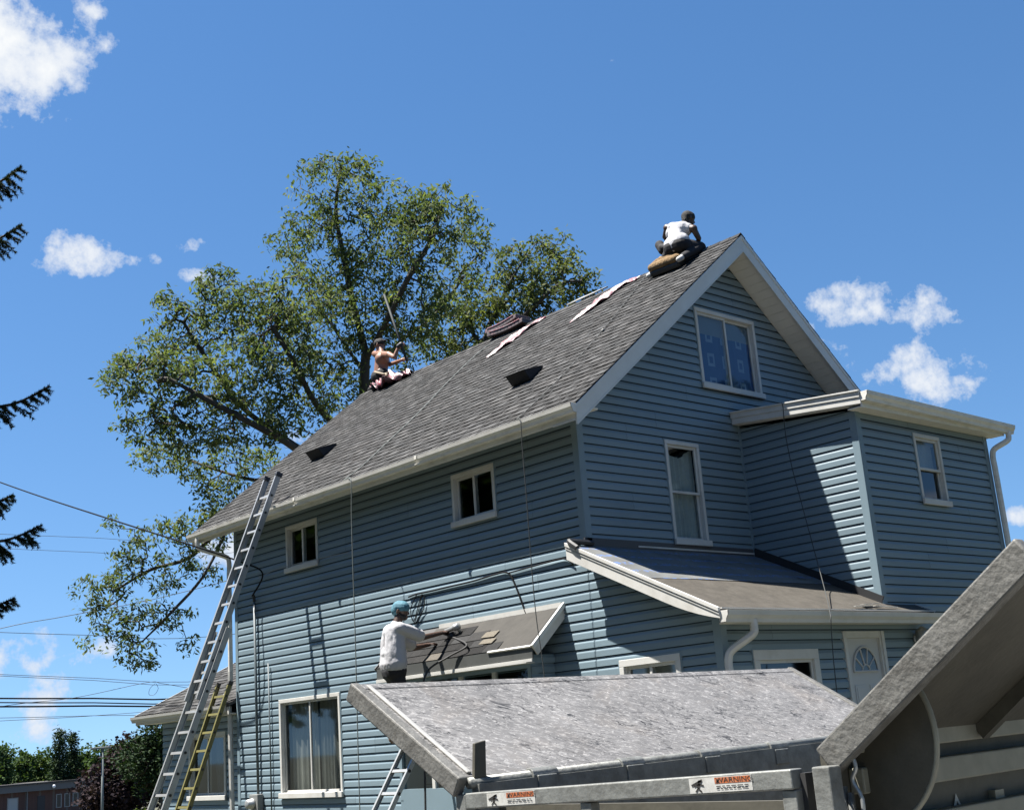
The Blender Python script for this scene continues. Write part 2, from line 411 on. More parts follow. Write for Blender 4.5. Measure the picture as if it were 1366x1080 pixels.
# unseen sides and the inside floor slabs that keep the rooms dark
ow = MB()
ow.quad((WX, 0, .3), (WX, LY, .3), (WX, LY, 5.4), (WX, 0, 5.4)); ow.quad((WX, BY, .3), (WX, 0, .3), (WX, 0, 5.5), (WX, BY, 5.3))
ow.build('wall', SIDING, house)
ow = MB(); ow.poly([(0, LY, .3), (WX, LY, .3), (WX, LY, 5.4), (XR, LY, ZR-.3), (0, LY, 5.4)]); ow.build('wall', SIDING, house)
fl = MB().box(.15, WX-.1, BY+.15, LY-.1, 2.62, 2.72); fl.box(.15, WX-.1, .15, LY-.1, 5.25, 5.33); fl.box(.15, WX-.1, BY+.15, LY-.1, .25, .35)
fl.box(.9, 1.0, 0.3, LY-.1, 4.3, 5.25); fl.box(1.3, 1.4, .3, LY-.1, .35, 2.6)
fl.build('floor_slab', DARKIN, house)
FOUND = mat('foundation_block', (.30, .29, .27), .9, var=.15, scale=5, bump=.3, bscale=40)
fd = MB(); fd.box(.012, .06, BY+.02, LY, -.2, .3); fd.box(.02, WX, BY+.012, BY+.06, -.2, .3); fd.box(WX-.06, WX-.01, BY, LY, -.2, .3); fd.box(.02, WX, LY-.06, LY-.01, -.2, .3)
fd.build('foundation', FOUND, house)

def corner_post(x, y, z0, z1, dx, dy):
    mb = MB(); w = .085; t = .022
    mb.box(x-t if dx < 0 else x, x if dx < 0 else x+t, min(y-(t if dy < 0 else 0), y+w*(-dy)), max(y-(t if dy < 0 else 0), y+w*(-dy)), z0, z1)
    mb.box(min(x, x-w*dx), max(x, x-w*dx), y-t if dy < 0 else y, y if dy < 0 else y+t, z0, z1)
    bevel(mb.build('corner_post', CORNER, house), .004)
corner_post(0, 0, 3.62, SOF-.002, -1, -1)
corner_post(0, BY, .3, 2.68, -1, -1)
corner_post(BX, BY, 2.80, 5.36, -1, -1)
corner_post(0, LY, .3, SOF-.002, -1, 1)
mb = MB().box(WX-.085, WX+.022, BY-.022, BY, .3, 5.36); mb.box(WX, WX+.022, BY+.002, BY+.085, .3, 5.36); mb.build('corner_post', CORNER, house)
mb = MB().box(BX-.03, BX-.001, -.03, -.001, 3.66, 5.62); mb.build('corner_post', CORNER, house)

# ---------------- windows
CURT = mat('pale_curtain', (.35, .36, .34), .9, var=.1, scale=4)
CURT2 = mat('grey_curtain', (.27, .26, .23), .9, var=.15, scale=5)
SHEER = mat('sheer_curtain', (.50, .54, .52), .9, var=.1, scale=3)
def curtain_mb(F, s0, s1, z0, z1, o, amp=.02, waves=9, seed=1):
    mb = MB(); r = random.Random(seed); n = int(waves*6); pts = []; ph = r.uniform(0, 6)
    for i in range(n+1):
        t = i/n; s = s0+(s1-s0)*t
        pts.append((s, o+amp*math.sin(ph+t*waves*6.283+1.3*math.sin(t*9+ph))))
    for (a, oa), (b, ob) in zip(pts, pts[1:]): mb.quad(F(a, oa, z0), F(b, ob, z0), F(b, ob, z1), F(a, oa, z1))
    return mb
def window(F, s0, s1, z0, z1, style='slider', casing=.047, sill=True, parent=house, proud=.03, mull_w=.04, sash=.035):
    w = MB(); c = casing
    F.box(w, s0, s1, -.06, proud, z1-c*1.15, z1); F.box(w, s0, s0+c, -.06, proud, z0, z1-c*1.15); F.box(w, s1-c, s1, -.06, proud, z0, z1-c*1.15)
    F.box(w, s0+c, s1-c, -.06, proud-.005, z0, z0+c*.8)
    W = bevel(w.build('window', WHITE, parent), .005)
    if sill:
        sl = MB(); F.box(sl, s0-.02, s1+.02, proud-.002, proud+.035, z0-.045, z0+.035); bevel(sl.build('sill', WHITE, W), .006)
    # J-channel round the casing
    jc = MB(); F.box(jc, s0-.018, s0, 0, .021, z0-.01, z1+.018); F.box(jc, s1, s1+.018, 0, .021, z0-.01, z1+.018); F.box(jc, s0, s1, 0, .021, z1, z1+.018)
    jc.build('trim_channel', CORNER, W)
    a0, a1, b0, b1 = s0+c, s1-c, z0+c*.8, z1-c*1.15
    def sash_frame(l, r, b, t, o):
        sb = MB(); k = sash
        F.box(sb, l, r, o-.03, o, t-k, t); F.box(sb, l, r, o-.03, o, b, b+k); F.box(sb, l, l+k, o-.03, o, b+k, t-k); F.box(sb, r-k, r, o-.03, o, b+k, t-k)
        so = bevel(sb.build('sash', WHITE, W), .003)
        gp = MB(); gp.quad(F(l+k-.004, o-.015, b+k-.004), F(r-k+.004, o-.015, b+k-.004), F(r-k+.004, o-.015, t-k+.004), F(l+k-.004, o-.015, t-k+.004)); gp.build('pane', GLASS, W)
    if style == 'slider':
        mid = (a0+a1)/2
        sash_frame(a0, mid+.02, b0, b1, .002); sash_frame(mid-.02, a1, b0, b1, -.032)
    elif style == 'hung':
        mid = (b0+b1)/2
        sash_frame(a0, a1, mid-.02, b1, .002); sash_frame(a0, a1, b0, mid+.02, -.032)
    elif style == 'fixed':
        sash_frame(a0, a1, b0, b1, 0)
    return W
W1 = window(F_LONG, *H_LONG[0]); W2 = window(F_LONG, *H_LONG[1]); W3 = window(F_LONG, *H_LONG[2], casing=.05, sash=.03); W4 = window(F_LONG, *H_LONG[3], casing=.07)
curtain_mb(F_LONG, 5.47, 6.2, 1.0, 2.34, -.16, .02, 7, 2).build('curtain', CURT2, W3); curtain_mb(F_LONG, 6.28, 7.05, 1.0, 2.34, -.17, .02, 6, 5).build('curtain', CURT2, W3)
curtain_mb(F_LONG, -1.25, -.42, 1.4, 2.30, -.12, .008, 5, 3).build('blind', CURT, W4)
curtain_mb(F_LONG, 5.9, 6.15, 4.45, 5.08, -.2, .02, 4, 3).build('curtain', CURT2, W2)
W5 = window(F_GABLE, *H_GABLE[0], casing=.05, sash=.035); W6 = window(F_GABLE, *H_GABLE[1], 'hung'); W7 = window(F_FRONT, *H_FRONT[0], 'hung'); W8 = window(F_FRONT, *H_FRONT[1], 'fixed', casing=.10)
# blue patterned cloth hung behind the attic window
BLUEC = bpy.data.materials.new('blue_patterned_cloth'); BLUEC.use_nodes = True
nt = BLUEC.node_tree; nn = nt.nodes; ln = nt.links; b_ = nn['Principled BSDF']; b_.inputs['Roughness'].default_value = .9
t_ = nn.new('ShaderNodeTexCoord'); sx = nn.new('ShaderNodeSeparateXYZ'); ln.new(t_.outputs['Object'], sx.inputs[0])
def mth(op, a, b=None):
    n = nn.new('ShaderNodeMath'); n.operation = op
    for i, x in enumerate((a, b)):
        if x is None: continue
        if isinstance(x, (int, float)): n.inputs[i].default_value = x
        else: ln.new(x, n.inputs[i])
    return n.outputs[0]
def cell(v, per, off): return mth('ABSOLUTE', mth('SUBTRACT', mth('FRACT', mth('DIVIDE', mth('ADD', v, off), per)), .5))
cu, cv = cell(sx.outputs['X'], .34, -.04), cell(sx.outputs['Z'], .36, .11)
mxx = mth('MAXIMUM', mth('MULTIPLY', cu, 1.25), cv)
ring = mth('MULTIPLY', mth('GREATER_THAN', mxx, .14), mth('LESS_THAN', mxx, .27))
top_ = mth('GREATER_THAN', sx.outputs['Z'], 6.92)
mixa = nn.new('ShaderNodeMixRGB'); mixa.inputs[1].default_value = (.02, .085, .26, 1); mixa.inputs[2].default_value = (.20, .30, .46, 1); ln.new(ring, mixa.inputs[0])
mixb = nn.new('ShaderNodeMixRGB'); ln.new(top_, mixb.inputs[0]); ln.new(mixa.outputs[0], mixb.inputs[1]); mixb.inputs[2].default_value = (.20, .25, .30, 1)
ln.new(mixb.outputs[0], b_.inputs['Base Color'])
curtain_mb(F_GABLE, 2.6, 3.92, 6.12, 7.25, -.06, .006, 4, 3).build('curtain', BLUEC, W5)
# sheer drape, pulled to one side, in the bedroom window
sh = MB(); 
for i in range(24):
    t0, t1 = i/24, (i+1)/24
    f_ = lambda t: (1.66+.62*t, -.09+.02*math.sin(t*31)+.01*math.sin(t*71))
    (a, oa), (b, ob) = f_(t0), f_(t1)
    sag0, sag1 = 5.16-.22*math.sin(math.pi*t0)**2*(.6 if t0 > .3 else 1), 5.16-.22*math.sin(math.pi*t1)**2*(.6 if t1 > .3 else 1)
    sh.quad(F_GABLE(a, oa, 3.9), F_GABLE(b, ob, 3.9), F_GABLE(b, ob, sag1), F_GABLE(a, oa, sag0))
sh.build('curtain', SHEER, W6)
curtain_mb(F_FRONT, 4.7, 5.28, 4.75, 5.15, -.1, .01, 3, 3).build('blind', CURT, W7)

# ---------------- porch door
DOORW = mat('door_white', (.42, .415, .40), .5, var=.04, scale=3)
d0, d1, dz0, dz1 = 2.28, 3.17, .35, 2.50
db = MB(); F_FRONT.box(db, d0, d0+.02, -.05, .03, dz0, dz1); 
db = MB(); F_FRONT.box(db, d0+.06, d1-.12, -.05, -.005, dz0, dz1-.08)
door = bevel(db.build('door', DOORW, house), .003)
fr = MB(); F_FRONT.box(fr, d0, d0+.06, -.05, .03, dz0, dz1); F_FRONT.box(fr, d1-.12, d1, -.05, .03, dz0, dz1); F_FRONT.box(fr, d0+.06, d1-.12, -.05, .028, dz1-.08, dz1)
F_FRONT.box(fr, d1-.085, d1-.035, .03, .045, dz0, dz1)
bevel(fr.build('door_frame', WHITE, door), .004)
for (s0, s1) in ((2.42, 2.66), (2.74, 2.98)):
    for (z0, z1) in ((.55, 1.05), (1.15, 1.86)):
        p = MB(); F_FRONT.box(p, s0, s1, -.005, .004, z0, z1); F_FRONT.box(p, s0+.03, s1-.03, .004, .010, z0+.03, z1-.03); bevel(p.build('panel', DOORW, door), .003)
cxd, czd, rd = 2.70, 2.02, .26
fan = MB(); pts = [F_FRONT(cxd+rd*math.cos(a), -.002, czd+rd*math.sin(a)*1.12) for a in np.linspace(0, math.pi, 18)]; fan.prism(pts, F_FRONT.n*.006)
fan.build('fanlight_pane', mat('dark_pane', (.03, .035, .04), .08), door)
fm = MB(); arc = [F_FRONT(cxd+rd*math.cos(a), .008, czd+rd*math.sin(a)*1.12) for a in np.linspace(0, math.pi, 18)]; fm.tube(arc, .014, 6); fm.tube([arc[0], arc[-1]], .014, 6)
for a in (.62, 1.25, 1.89, 2.52): fm.tube([F_FRONT(cxd+.08*math.cos(a), .006, czd+.08*math.sin(a)), F_FRONT(cxd+rd*math.cos(a), .006, czd+rd*math.sin(a)*1.12)], .010, 5)
fm.tube([F_FRONT(cxd+.08*math.cos(a), .006, czd+.08*math.sin(a)) for a in np.linspace(0, math.pi, 9)], .010, 5)
fm.build('fanlight_frame', DOORW, door)
hd = MB(); hd.lathe(F_FRONT(2.93, -.005, 1.25), [(0, .03), (.01, .03), (.012, .012), (.04, .012), (.045, .028), (.07, .03), (.08, .015)], 12, (0, -1, 0)); hd.build('door_handle', ALU, door, True)

# ---------------- main roof
TH = math.atan(MS); cs, sn = math.cos(TH), math.sin(TH)
SL = (XR-XE)/cs
rb = MB()
NRM = np.array([-sn, 0, cs])
def rp(y, t, o=0.0): return np.array([XE+t*cs, y, ZE+t*sn])+NRM*o          # point on the near slope, t metres up from the eave
rb.hexa([rp(Y0R, 0, -.05), rp(Y1R, 0, -.05), rp(Y1R, SL, -.05), rp(Y0R, SL, -.05), rp(Y0R, 0, -.012), rp(Y1R, 0, -.012), rp(Y1R, SL, -.012), rp(Y0R, SL, -.012)])
mir = lambda p: np.array([2*XR-p[0], p[1], p[2]])
rb.hexa([mir(rp(Y0R, 0, -.05)), mir(rp(Y1R, 0, -.05)), mir(rp(Y1R, SL, -.05)), mir(rp(Y0R, SL, -.05)), mir(rp(Y0R, 0, -.012)), mir(rp(Y1R, 0, -.012)), mir(rp(Y1R, SL, -.012)), mir(rp(Y0R, SL, -.012))])
roof = rb.build('roof', DECK, house)
EXPO, SW = .143, 1.2
def shingle_tone(r, lo=.02, hi=.075):
    v = lo+(hi-lo)*r.random()**1.3; w = r.uniform(-.02, .025); return (v*(1+w), v, v*(1-w*.8))
def strip_mesh(seed, width=SW):
    r = random.Random(seed); mb = MB(); x = 0
    base = shingle_tone(r, .03, .045)
    mb.hexa([(0, 0, .006), (width-.004, 0, .006), (width-.004, EXPO*1.5, -.006), (0, EXPO*1.5, -.006), (0, 0, .0105), (width-.004, 0, .0105), (width-.004, EXPO*1.5, -.003), (0, EXPO*1.5, -.003)], base)
    x = r.uniform(0, .08)
    while x < width-.05:
        w = min(r.choice((.07, .10, .13, .16, .20, .24)), width-.006-x); c = shingle_tone(r, .028, .072)
        mb.hexa([(x, -.001, .0105), (x+w, -.001, .0105), (x+w-.006, EXPO*1.02, .0015), (x+.006, EXPO*1.02, .0015), (x, -.001, .0155), (x+w, -.001, .0155), (x+w-.006, EXPO*1.02, .0045), (x+.006, EXPO*1.02, .0045)], c)
        x += w+(r.choice((.05, .09, .14, .2)) if r.random() < .75 else .004)
    me = mb.mesh('shingle'); me.materials.append(SHINGLE); return me
STRIPS = [strip_mesh(100+i) for i in range(14)]
ncourse = int(SL/EXPO)
BS = Matrix(((0, cs, -sn), (-1, 0, 0), (0, sn, cs))).to_4x4()
for c in range(ncourse):
    t = c*EXPO-.02; y = Y0R-.012; off = [0, .4, .8, .15, .62, 1.0][c % 6]
    edge = Y0R-.012+off if off > 0 else Y0R-.012+SW
    spans = []; a = Y0R-.012
    while a < Y1R+.005:
        b = min(edge, Y1R+.012); spans.append((a, b)); a = b; edge += SW
    for (a, b) in spans:
        if b-a < .03: continue
        o = bpy.data.objects.new('shingle', rnd.choice(STRIPS)); col.objects.link(o); o.parent = roof
        mtx = BS.copy(); mtx.translation = Vector(rp(b, t, rnd.uniform(-.001, .0015)))
        o.matrix_local = mtx @ Matrix.Diagonal((( b-a)/SW, 1, 1, 1))
def course_field(F3, t0, t1, u0, u1, expo, lo, hi, seed, tab=(.12, .3)):       # joined shingle courses on a far or hidden slope
    r = random.Random(seed); mb = MB(); t = t0
    while t < t1-.01:
        u = u0-r.uniform(0, .1); te = min(t+expo, t1)
        while u < u1:
            w = r.uniform(*tab); a, b = max(u, u0), min(u+w, u1); h = r.choice((.008, .012, .015))
            if b-a > .01:
                mb.hexa([F3(a, t, .002), F3(b, t, .002), F3(b, te, -.002), F3(a, te, -.002), F3(a, t, h), F3(b, t, h), F3(b, te, .003), F3(a, te, .003)], shingle_tone(r, lo, hi))
            u += w
        t = te
    return mb
cf = course_field(lambda u, t, o: mir(rp(u, t, o)), 0, SL-.02, Y0R-.01, Y1R+.01, .3, .022, .08, 5, (.3, .6)); o = cf.build('shingle_field', SHINGLE, roof); tag(o, kind='stuff')
# ridge: unfinished, the far slope's top course laps a little over it
rc = random.Random(4); y = Y0R-.01
while y < Y1R:
    L_ = min(.19, Y1R-y); mb = MB(); z = ZR+.004; c = shingle_tone(rc, .022, .07); hh = .014
    A_ = rp(y, SL-.10, .012); B_ = rp(y, SL+.005, .020); C_ = mir(A_)
    for P_, Q_ in ((A_, B_), (B_, C_)):
        mb.hexa([P_, P_+(0, L_*1.25, -.008), Q_+(0, L_*1.25, -.008), Q_, P_+(0, 0, .008), P_+(0, L_*1.25, 0), Q_+(0, L_*1.25, 0), Q_+(0, 0, .008)], c)
    mb.build('ridge_cap', SHINGLE, roof); y += .19
# rake boards, soffits, eave box
def rake(xs, name='rake_board'):
    for sgn in (0, 1):
        P = []
        f = (lambda p: p) if sgn == 0 else mir
        mb = MB()
        up, lo = -.013, None
        a, b = rp(0, -.02, -.013), rp(0, SL, -.013)
        if b[0] > XR: b[0] = XR
        for (y0, y1, dz0, dz1) in ((Y0R-.002, Y0R+.022, 0.0, -.25), (Y0R-.012, Y0R-.002, 0.0, -.06), (Y0R-.008, Y0R-.002, -.236, -.262)):
            pts = [a+(0, 0, dz0), a+(0, 0, dz1), np.array([XR, 0, b[2]+dz1]), np.array([XR, 0, b[2]+dz0])]
            pts = [f(q)+np.array([0, y0-0, 0]) for q in pts]
            mb.prism(pts, (0, y1-y0, 0))
        bevel(mb.build(name, FASCIA, house), .003)
        mb = MB(); pts = [a, a+(0, 0, -.25), np.array([XR, 0, b[2]-.25]), np.array([XR, 0, b[2]])]; pts = [f(q)+np.array([0, Y1R-.02, 0]) for q in pts]; mb.prism(pts, (0, .022, 0)); mb.build(name, FASCIA, house)
rake(0)
for sgn in (0, 1):                                          # sloping soffit panels under the near rake
    f = (lambda p: p) if sgn == 0 else mir
    t = -.02; k = 0
    while t < SL-.05:
        t1 = min(t+.30, SL-.02); mb = MB(); dz = np.array([0, 0, -.215])
        h0 = 0.0; 
        for (ta, tb, e) in ((t+.008, t+.15, 0), (t+.166, t1-.004, 0)):
            q = [rp(Y0R+.022, ta)+dz, rp(-.002, ta)+dz, rp(-.002, tb)+dz, rp(Y0R+.022, tb)+dz]; q = [f(x) for x in q]
            mb.hexa(q+[x+np.array([0, 0, .012]) for x in q])
        q = [rp(Y0R+.022, t)+dz, rp(-.002, t)+dz, rp(-.002, t1)+dz, rp(Y0R+.022, t1)+dz]; q = [f(x)+np.array([0, 0, .006]) for x in q]; mb.hexa(q+[x+np.array([0, 0, .012]) for x in q])
        mb.build('soffit_panel', SOFFIT, house); t = t1
eb = MB(); eb.box(XE, XE+.022, Y0R+.02, Y1R-.02, FZ, ZE-.035); bevel(eb.build('fascia', GUTTER, house), .003)
eb = MB(); eb.box(2*XR-XE-.022, 2*XR-XE, Y0R+.02, Y1R-.02, SOF, ZE-.035); eb.build('fascia', GUTTER, house)
y = Y0R+.022
while y < Y1R-.03:                                          # level soffit under the eave
    y1 = min(y+.30, Y1R-.02); mb = MB().box(XE+.022, .02 if y > LY else -.001, y+.003, y1-.003, SOF, SOF+.012); mb.box(XE+.022, -.001, y, y1, SOF+.012, SOF+.02); mb.build('soffit_panel', SOFFIT, house); y = y1
mb = MB().box(XE+.02, .03, Y1R-.75, Y1R-.021, SOF+.02, SOF+.04); mb.build('soffit_backing', SOFFIT, house)
mb = MB()                                                   # closed end of the eave box at the gable
mb.prism([(XE+.001, Y0R+.024, FZ), (XE+.04, Y0R+.024, FZ), (XE+.07, Y0R+.024, FZ+.06), (XE+.07, Y0R+.024, ZE-.04), (XE+.001, Y0R+.024, ZE-.05)], (0, .016, 0)); mb.build('eave_return', FASCIA, house)
def gutter(p, q, out, size=.11, name='gutter', parent=house, material=GUTTER):   # K-style trough from p to q; out = outward unit vector
    p = np.array(p, float); q = np.array(q, float); out = np.array(out, float); Z = np.array([0, 0, 1.0]); s = size
    prof = [(0, 0), (0, -s*1.05), (s*.62, -s*1.05), (s*.70, -s*.72), (s*.92, -s*.42), (s*.98, -s*.08), (s*1.0, 0), (s*.90, 0), (s*.86, -s*.06), (s*.84, -s*.40), (s*.63, -s*.70), (s*.57, -s*.98), (s*.05, -s*.98), (s*.05, 0)]
    mb = MB(); mb.prism([p+out*a+Z*b for a, b in prof], q-p)
    for e in (p, q):
        d = (q-p)/np.linalg.norm(q-p)*.004
        mb.prism([e+out*a+Z*b for a, b in prof[:7]], d if e is p else -d)
    return bevel(mb.build(name, material, parent), .003)
g1 = gutter((XE-.001, Y0R-.01, ZE-.018), (XE-.001, Y1R+.03, ZE-.040), (-1, 0, 0))
for yj in (2.6, 5.7):
    jb = MB(); jb.box(XE-.114, XE-.002, yj, yj+.05, ZE-.145, ZE-.136); jb.box(XE-.116, XE-.110, yj, yj+.05, ZE-.07, ZE-.02); jb.build('joint_strap', GUTTER, g1)
# drip edge
mb = MB(); mb.bar(rp(Y0R, -.012, -.002), rp(Y1R, -.012, -.002), .006, .03, NRM); mb.build('drip_edge', WHITE, house)

# ---------------- downspouts
def pipe(name, pts, w, h, material, parent, closed=True):
    """rectangular corrugated pipe through points"""
    mb = MB()
    pts = [np.array(p, float) for p in pts]
    mb.tube(pts, [w]*len(pts), 8); 
    return mb.build(name, material, parent, False)
def smooth_path(pts, n=6):
    pts = [np.array(p, float) for p in pts]; out = []
    P = [pts[0]]+pts+[pts[-1]]
    for i in range(1, len(P)-2):
        p0, p1, p2, p3 = P[i-1], P[i], P[i+1], P[i+2]
        for k in range(n):
            t = k/n; out.append(.5*((2*p1)+(-p0+p2)*t+(2*p0-5*p1+4*p2-p3)*t*t+(-p0+3*p1-3*p2+p3)*t**3))
    out.append(pts[-1]); return out
pipe('downspout', smooth_path([(-.45, 8.93, 5.27), (-.45, 8.93, 5.18), (-.40, 8.90, 5.08), (-.12, 8.62, 4.93), (-.055, 8.56, 4.84), (-.055, 8.56, 4.6)], 5)+[np.array([-.055, 8.56, 2.95])], .042, .05, GUTTER, house)
pipe('downspout', [(-.06, 8.56, 2.97)]+smooth_path([(-.06, 8.56, 2.9), (-.065, 8.58, 2.72), (-.12, 8.66, 2.55)], 4), .043, .05, WHITE, house)
pipe('downspout', [(-.075, 8.60, 2.40), (-.07, 8.58, 2.2), (-.06, 8.56, .15)], .042, .05, WHITE, house)
# ---------------- porch roof
PX0, PX1, PYE = -.30, 4.02, -2.16
def pr(x, y, o=0): return np.array([x, y, proof(y)+o])
pb = MB(); pb.hexa([pr(PX0, PYE, -.05), pr(PX1, PYE, -.05), pr(PX1, .06, -.05), pr(PX0, .06, -.05), pr(PX0, PYE), pr(PX1, PYE), pr(PX1, .06), pr(PX0, .06)])
# the strip beside the house corner only laps the wall, and right of the bump-out corner only the overhang is roofed
pb = MB(); pb.hexa([pr(PX0, PYE, -.05), pr(BX, PYE, -.05), pr(BX, -.001, -.05), pr(PX0, -.001, -.05), pr(PX0, PYE), pr(BX, PYE), pr(BX, -.001), pr(PX0, -.001)])
pb.hexa([pr(BX, PYE, -.05), pr(PX1, PYE, -.05), pr(PX1, BY-.023, -.05), pr(BX, BY-.023, -.05), pr(BX, PYE), pr(PX1, PYE), pr(PX1, BY-.023), pr(BX, BY-.023)])
porch = pb.build('porch_roof', DECK, house)
UND = mat('synthetic_underlayment', (.105, .108, .105), .6, var=.25, scale=3, bump=.35, bscale=7)
nt = UND.node_tree; nn = nt.nodes; ln = nt.links; b_ = nn['Principled BSDF']   # rows of blue print on the sheet
src = b_.inputs['Base Color'].links[0].from_socket
t_ = nn.new('ShaderNodeTexCoord'); sx = nn.new('ShaderNodeSeparateXYZ'); ln.new(t_.outputs['Object'], sx.inputs[0])
row = mth('LESS_THAN', mth('ABSOLUTE', mth('SUBTRACT', mth('FRACT', mth('DIVIDE', sx.outputs['Y'], .27)), .5)), .14)
nz_ = nn.new('ShaderNodeTexNoise'); nz_.inputs['Scale'].default_value = 30; nz_.inputs['Detail'].default_value = 3; mp_ = nn.new('ShaderNodeMapping'); mp_.inputs['Scale'].default_value = (.55, 1.0, .1)
ln.new(t_.outputs['Object'], mp_.inputs[0]); ln.new(mp_.outputs[0], nz_.inputs['Vector'])
ink = mth('MULTIPLY', row, mth('MULTIPLY', mth('GREATER_THAN', nz_.outputs['Fac'], .52), .75))
mx_ = nn.new('ShaderNodeMixRGB'); ln.new(ink, mx_.inputs[0]); ln.new(src, mx_.inputs[1]); mx_.inputs[2].default_value = (.07, .14, .33, 1); ln.new(mx_.outputs[0], b_.inputs['Base Color'])
FELT = mat('brown_felt', (.043, .037, .028), .85, var=.3, scale=5, bump=.6, bscale=9, dirt=(.05, .046, .04), dirt_scale=5, dirt_amt=.5)
def wavy_sheet(x0, x1, y0, y1, off, nx, ny, amp, seed):
    r = np.random.RandomState(seed); mb = MB(); ph = r.rand(6)*6
    hgt = lambda x, y: off+amp*(math.sin(3.1*x+ph[0]+2*y)+math.sin(7.3*x-4*y+ph[1])*.6+math.sin(11*y+ph[2]+x)*.5)
    for i in range(nx):
        for j in range(ny):
            xa, xb = x0+(x1-x0)*i/nx, x0+(x1-x0)*(i+1)/nx; ya, yb = y0+(y1-y0)*j/ny, y0+(y1-y0)*(j+1)/ny
            mb.quad(pr(xa, ya, hgt(xa, ya)), pr(xb, ya, hgt(xb, ya)), pr(xb, yb, hgt(xb, yb)), pr(xa, yb, hgt(xa, yb)))
    return mb
fo = wavy_sheet(PX0+.01, BX-.012, PYE+.02, -1.05, .007, 40, 10, .0015, 2); fo.build('felt_sheet', FELT, porch, True)
wavy_sheet(BX+.0, PX1-.02, PYE+.02, BY-.03, .007, 12, 5, .0015, 2).build('felt_sheet', FELT, porch, True)
wavy_sheet(PX0+.015, BX-.015, -1.20, -.02, .014, 40, 10, .0025, 5).build('underlayment_sheet', UND, porch, True)
mb = MB()
for (x0, y0, x1, y1, w) in ((1.55, -.30, 2.15, -.62, .02), (2.2, -.35, 2.55, -.72, .025), (1.05, -.2, 1.5, -.3, .012), (2.7, -1.0, 2.95, -1.08, .02)):
    n = 7; pts = []; mb = MB()
    for i in range(n+1):
        t = i/n; x = x0+(x1-x0)*t; y = y0+(y1-y0)*t+.02*math.sin(i*2.4); pts.append((x, y, w*math.sin(math.pi*t)*(.5+.5*math.sin(i*1.7)**2)+.002))
    for (xa, ya, wa), (xb, yb, wb) in zip(pts, pts[1:]): mb.quad(pr(xa, ya-wa, .03), pr(xb, yb-wb, .03), pr(xb, yb+wb, .03), pr(xa, ya+wa, .03))
    mb.build('torn_flap', BLACKP, porch)
fl_ = MB(); fl_.bar((PX0+.25, -.012, proof(0)+.06), (BX-.03, -.012, proof(0)+.045), .02, .10); fl_.build('wall_flashing', mat('dark_flashing', (.05, .05, .055), .5), porch)
fl_ = MB(); fl_.bar((.9, -.026, proof(0)+.035), (BX-.03, -.026, proof(0)+.03), .012, .02); fl_.build('flashing_edge', WHITE, porch)
fl_ = MB(); fl_.bar(pr(BX-.018, -.02, .07), pr(BX-.018, BY-.02, .05), .02, .11); fl_.build('step_flashing', BLACKP, porch)
cap = MB(); cap.tube(smooth_path([(PX0-.03, -.16, proof(-.16)+.02), (PX0-.02, -.02, proof(0)+.045), (PX0+.12, -.04, proof(0)+.045), (.05, -.05, proof(0)+.035)], 5), .035, 7); cap.build('flashing_roll', BLACKP, porch)
# white rake board with a turned-down tail
rk = MB(); pts = []
ys = np.linspace(.05, PYE-.005, 16)
top = [(PX0, y, proof(y)+.018) for y in ys]; bot = []
for y in ys:
    k = max(0, (-y-1.45)/.75); bot.append((PX0, y, proof(y)-.19+.10*k*k))
rk.prism(top+bot[::-1], (-.02, 0, 0))
bevel(rk.build('rake_board', WHITE, porch), .003)
rk = MB(); rk.prism([np.array(p)+(-.02, 0, 0) for p in top]+[np.array(p)+(-.02, 0, -.045) for p in top[::-1]], (-.018, 0, 0)); bevel(rk.build('rake_trim', WHITE, porch), .003)
rk = MB(); rk.prism([np.array(p)+(-.02, 0, -.062) for p in top]+[np.array(p)+(-.02, 0, -.078) for p in top[::-1]], (-.009, 0, 0)); bevel(rk.build('rake_trim', WHITE, porch), .002)
rk = MB(); rk.prism([(PX1, y, proof(y)+.018) for y in (PYE, BY-.023)]+[(PX1, y, proof(y)-.15) for y in (BY-.023, PYE)], (.02, 0, 0)); rk.build('rake_board', WHITE, porch)
de = MB(); de.bar(pr(PX0+.004, PYE-.008, .010), pr(PX1, PYE-.008, .010), .04, .014); de.build('drip_edge', WHITE, porch)
fb = MB(); fb.box(PX0, PX1, PYE+.002, PYE+.022, proof(PYE)-.14, proof(PYE)-.004); fb.build('fascia', WHITE, porch)
sf = MB(); sf.box(PX0+.001, PX1-.001, PYE+.022, BY-.023, proof(PYE)-.20, proof(PYE)-.185); sf.box(PX0+.001, -.023, BY-.023, -.02, proof(PYE)-.20, proof(PYE)-.185)
sf = MB(); sf.box(-.03, PX1-.001, PYE+.022, BY-.023, proof(PYE)-.135, proof(PYE)-.12); sf.build('soffit', SOFFIT, porch)
gutter((PX0-.01, PYE, proof(PYE)-.022), (PX1+.20, PYE, proof(PYE)-.03), (0, -1, 0), .12, 'gutter', porch, WHITE)
pipe('downspout', smooth_path([(.18, PYE-.05, 2.60), (.18, PYE-.05, 2.52), (.16, PYE-.03, 2.44), (.02, BY-.12, 2.30), (-.01, BY-.075, 2.2), (-.01, BY-.075, 2.05)], 5)+[np.array([-.01, BY-.075, .2])], .045, .05, WHITE, porch)
sc = MB()                                                    # loose scraps of trim lying in the eave
for (x, y, a, L, w) in ((2.55, -2.06, .25, .5, .05), (2.75, -2.10, -.15, .45, .04), (2.3, -2.12, .1, .4, .03)):
    p = pr(x, y, .04); d = np.array([math.cos(a), math.sin(a)*.5, .0]); d[2] = d[1]*PS; sc = MB(); sc.bar(p, p+d*L, w, .006); sc.build('trim_scrap', WHITE, porch)

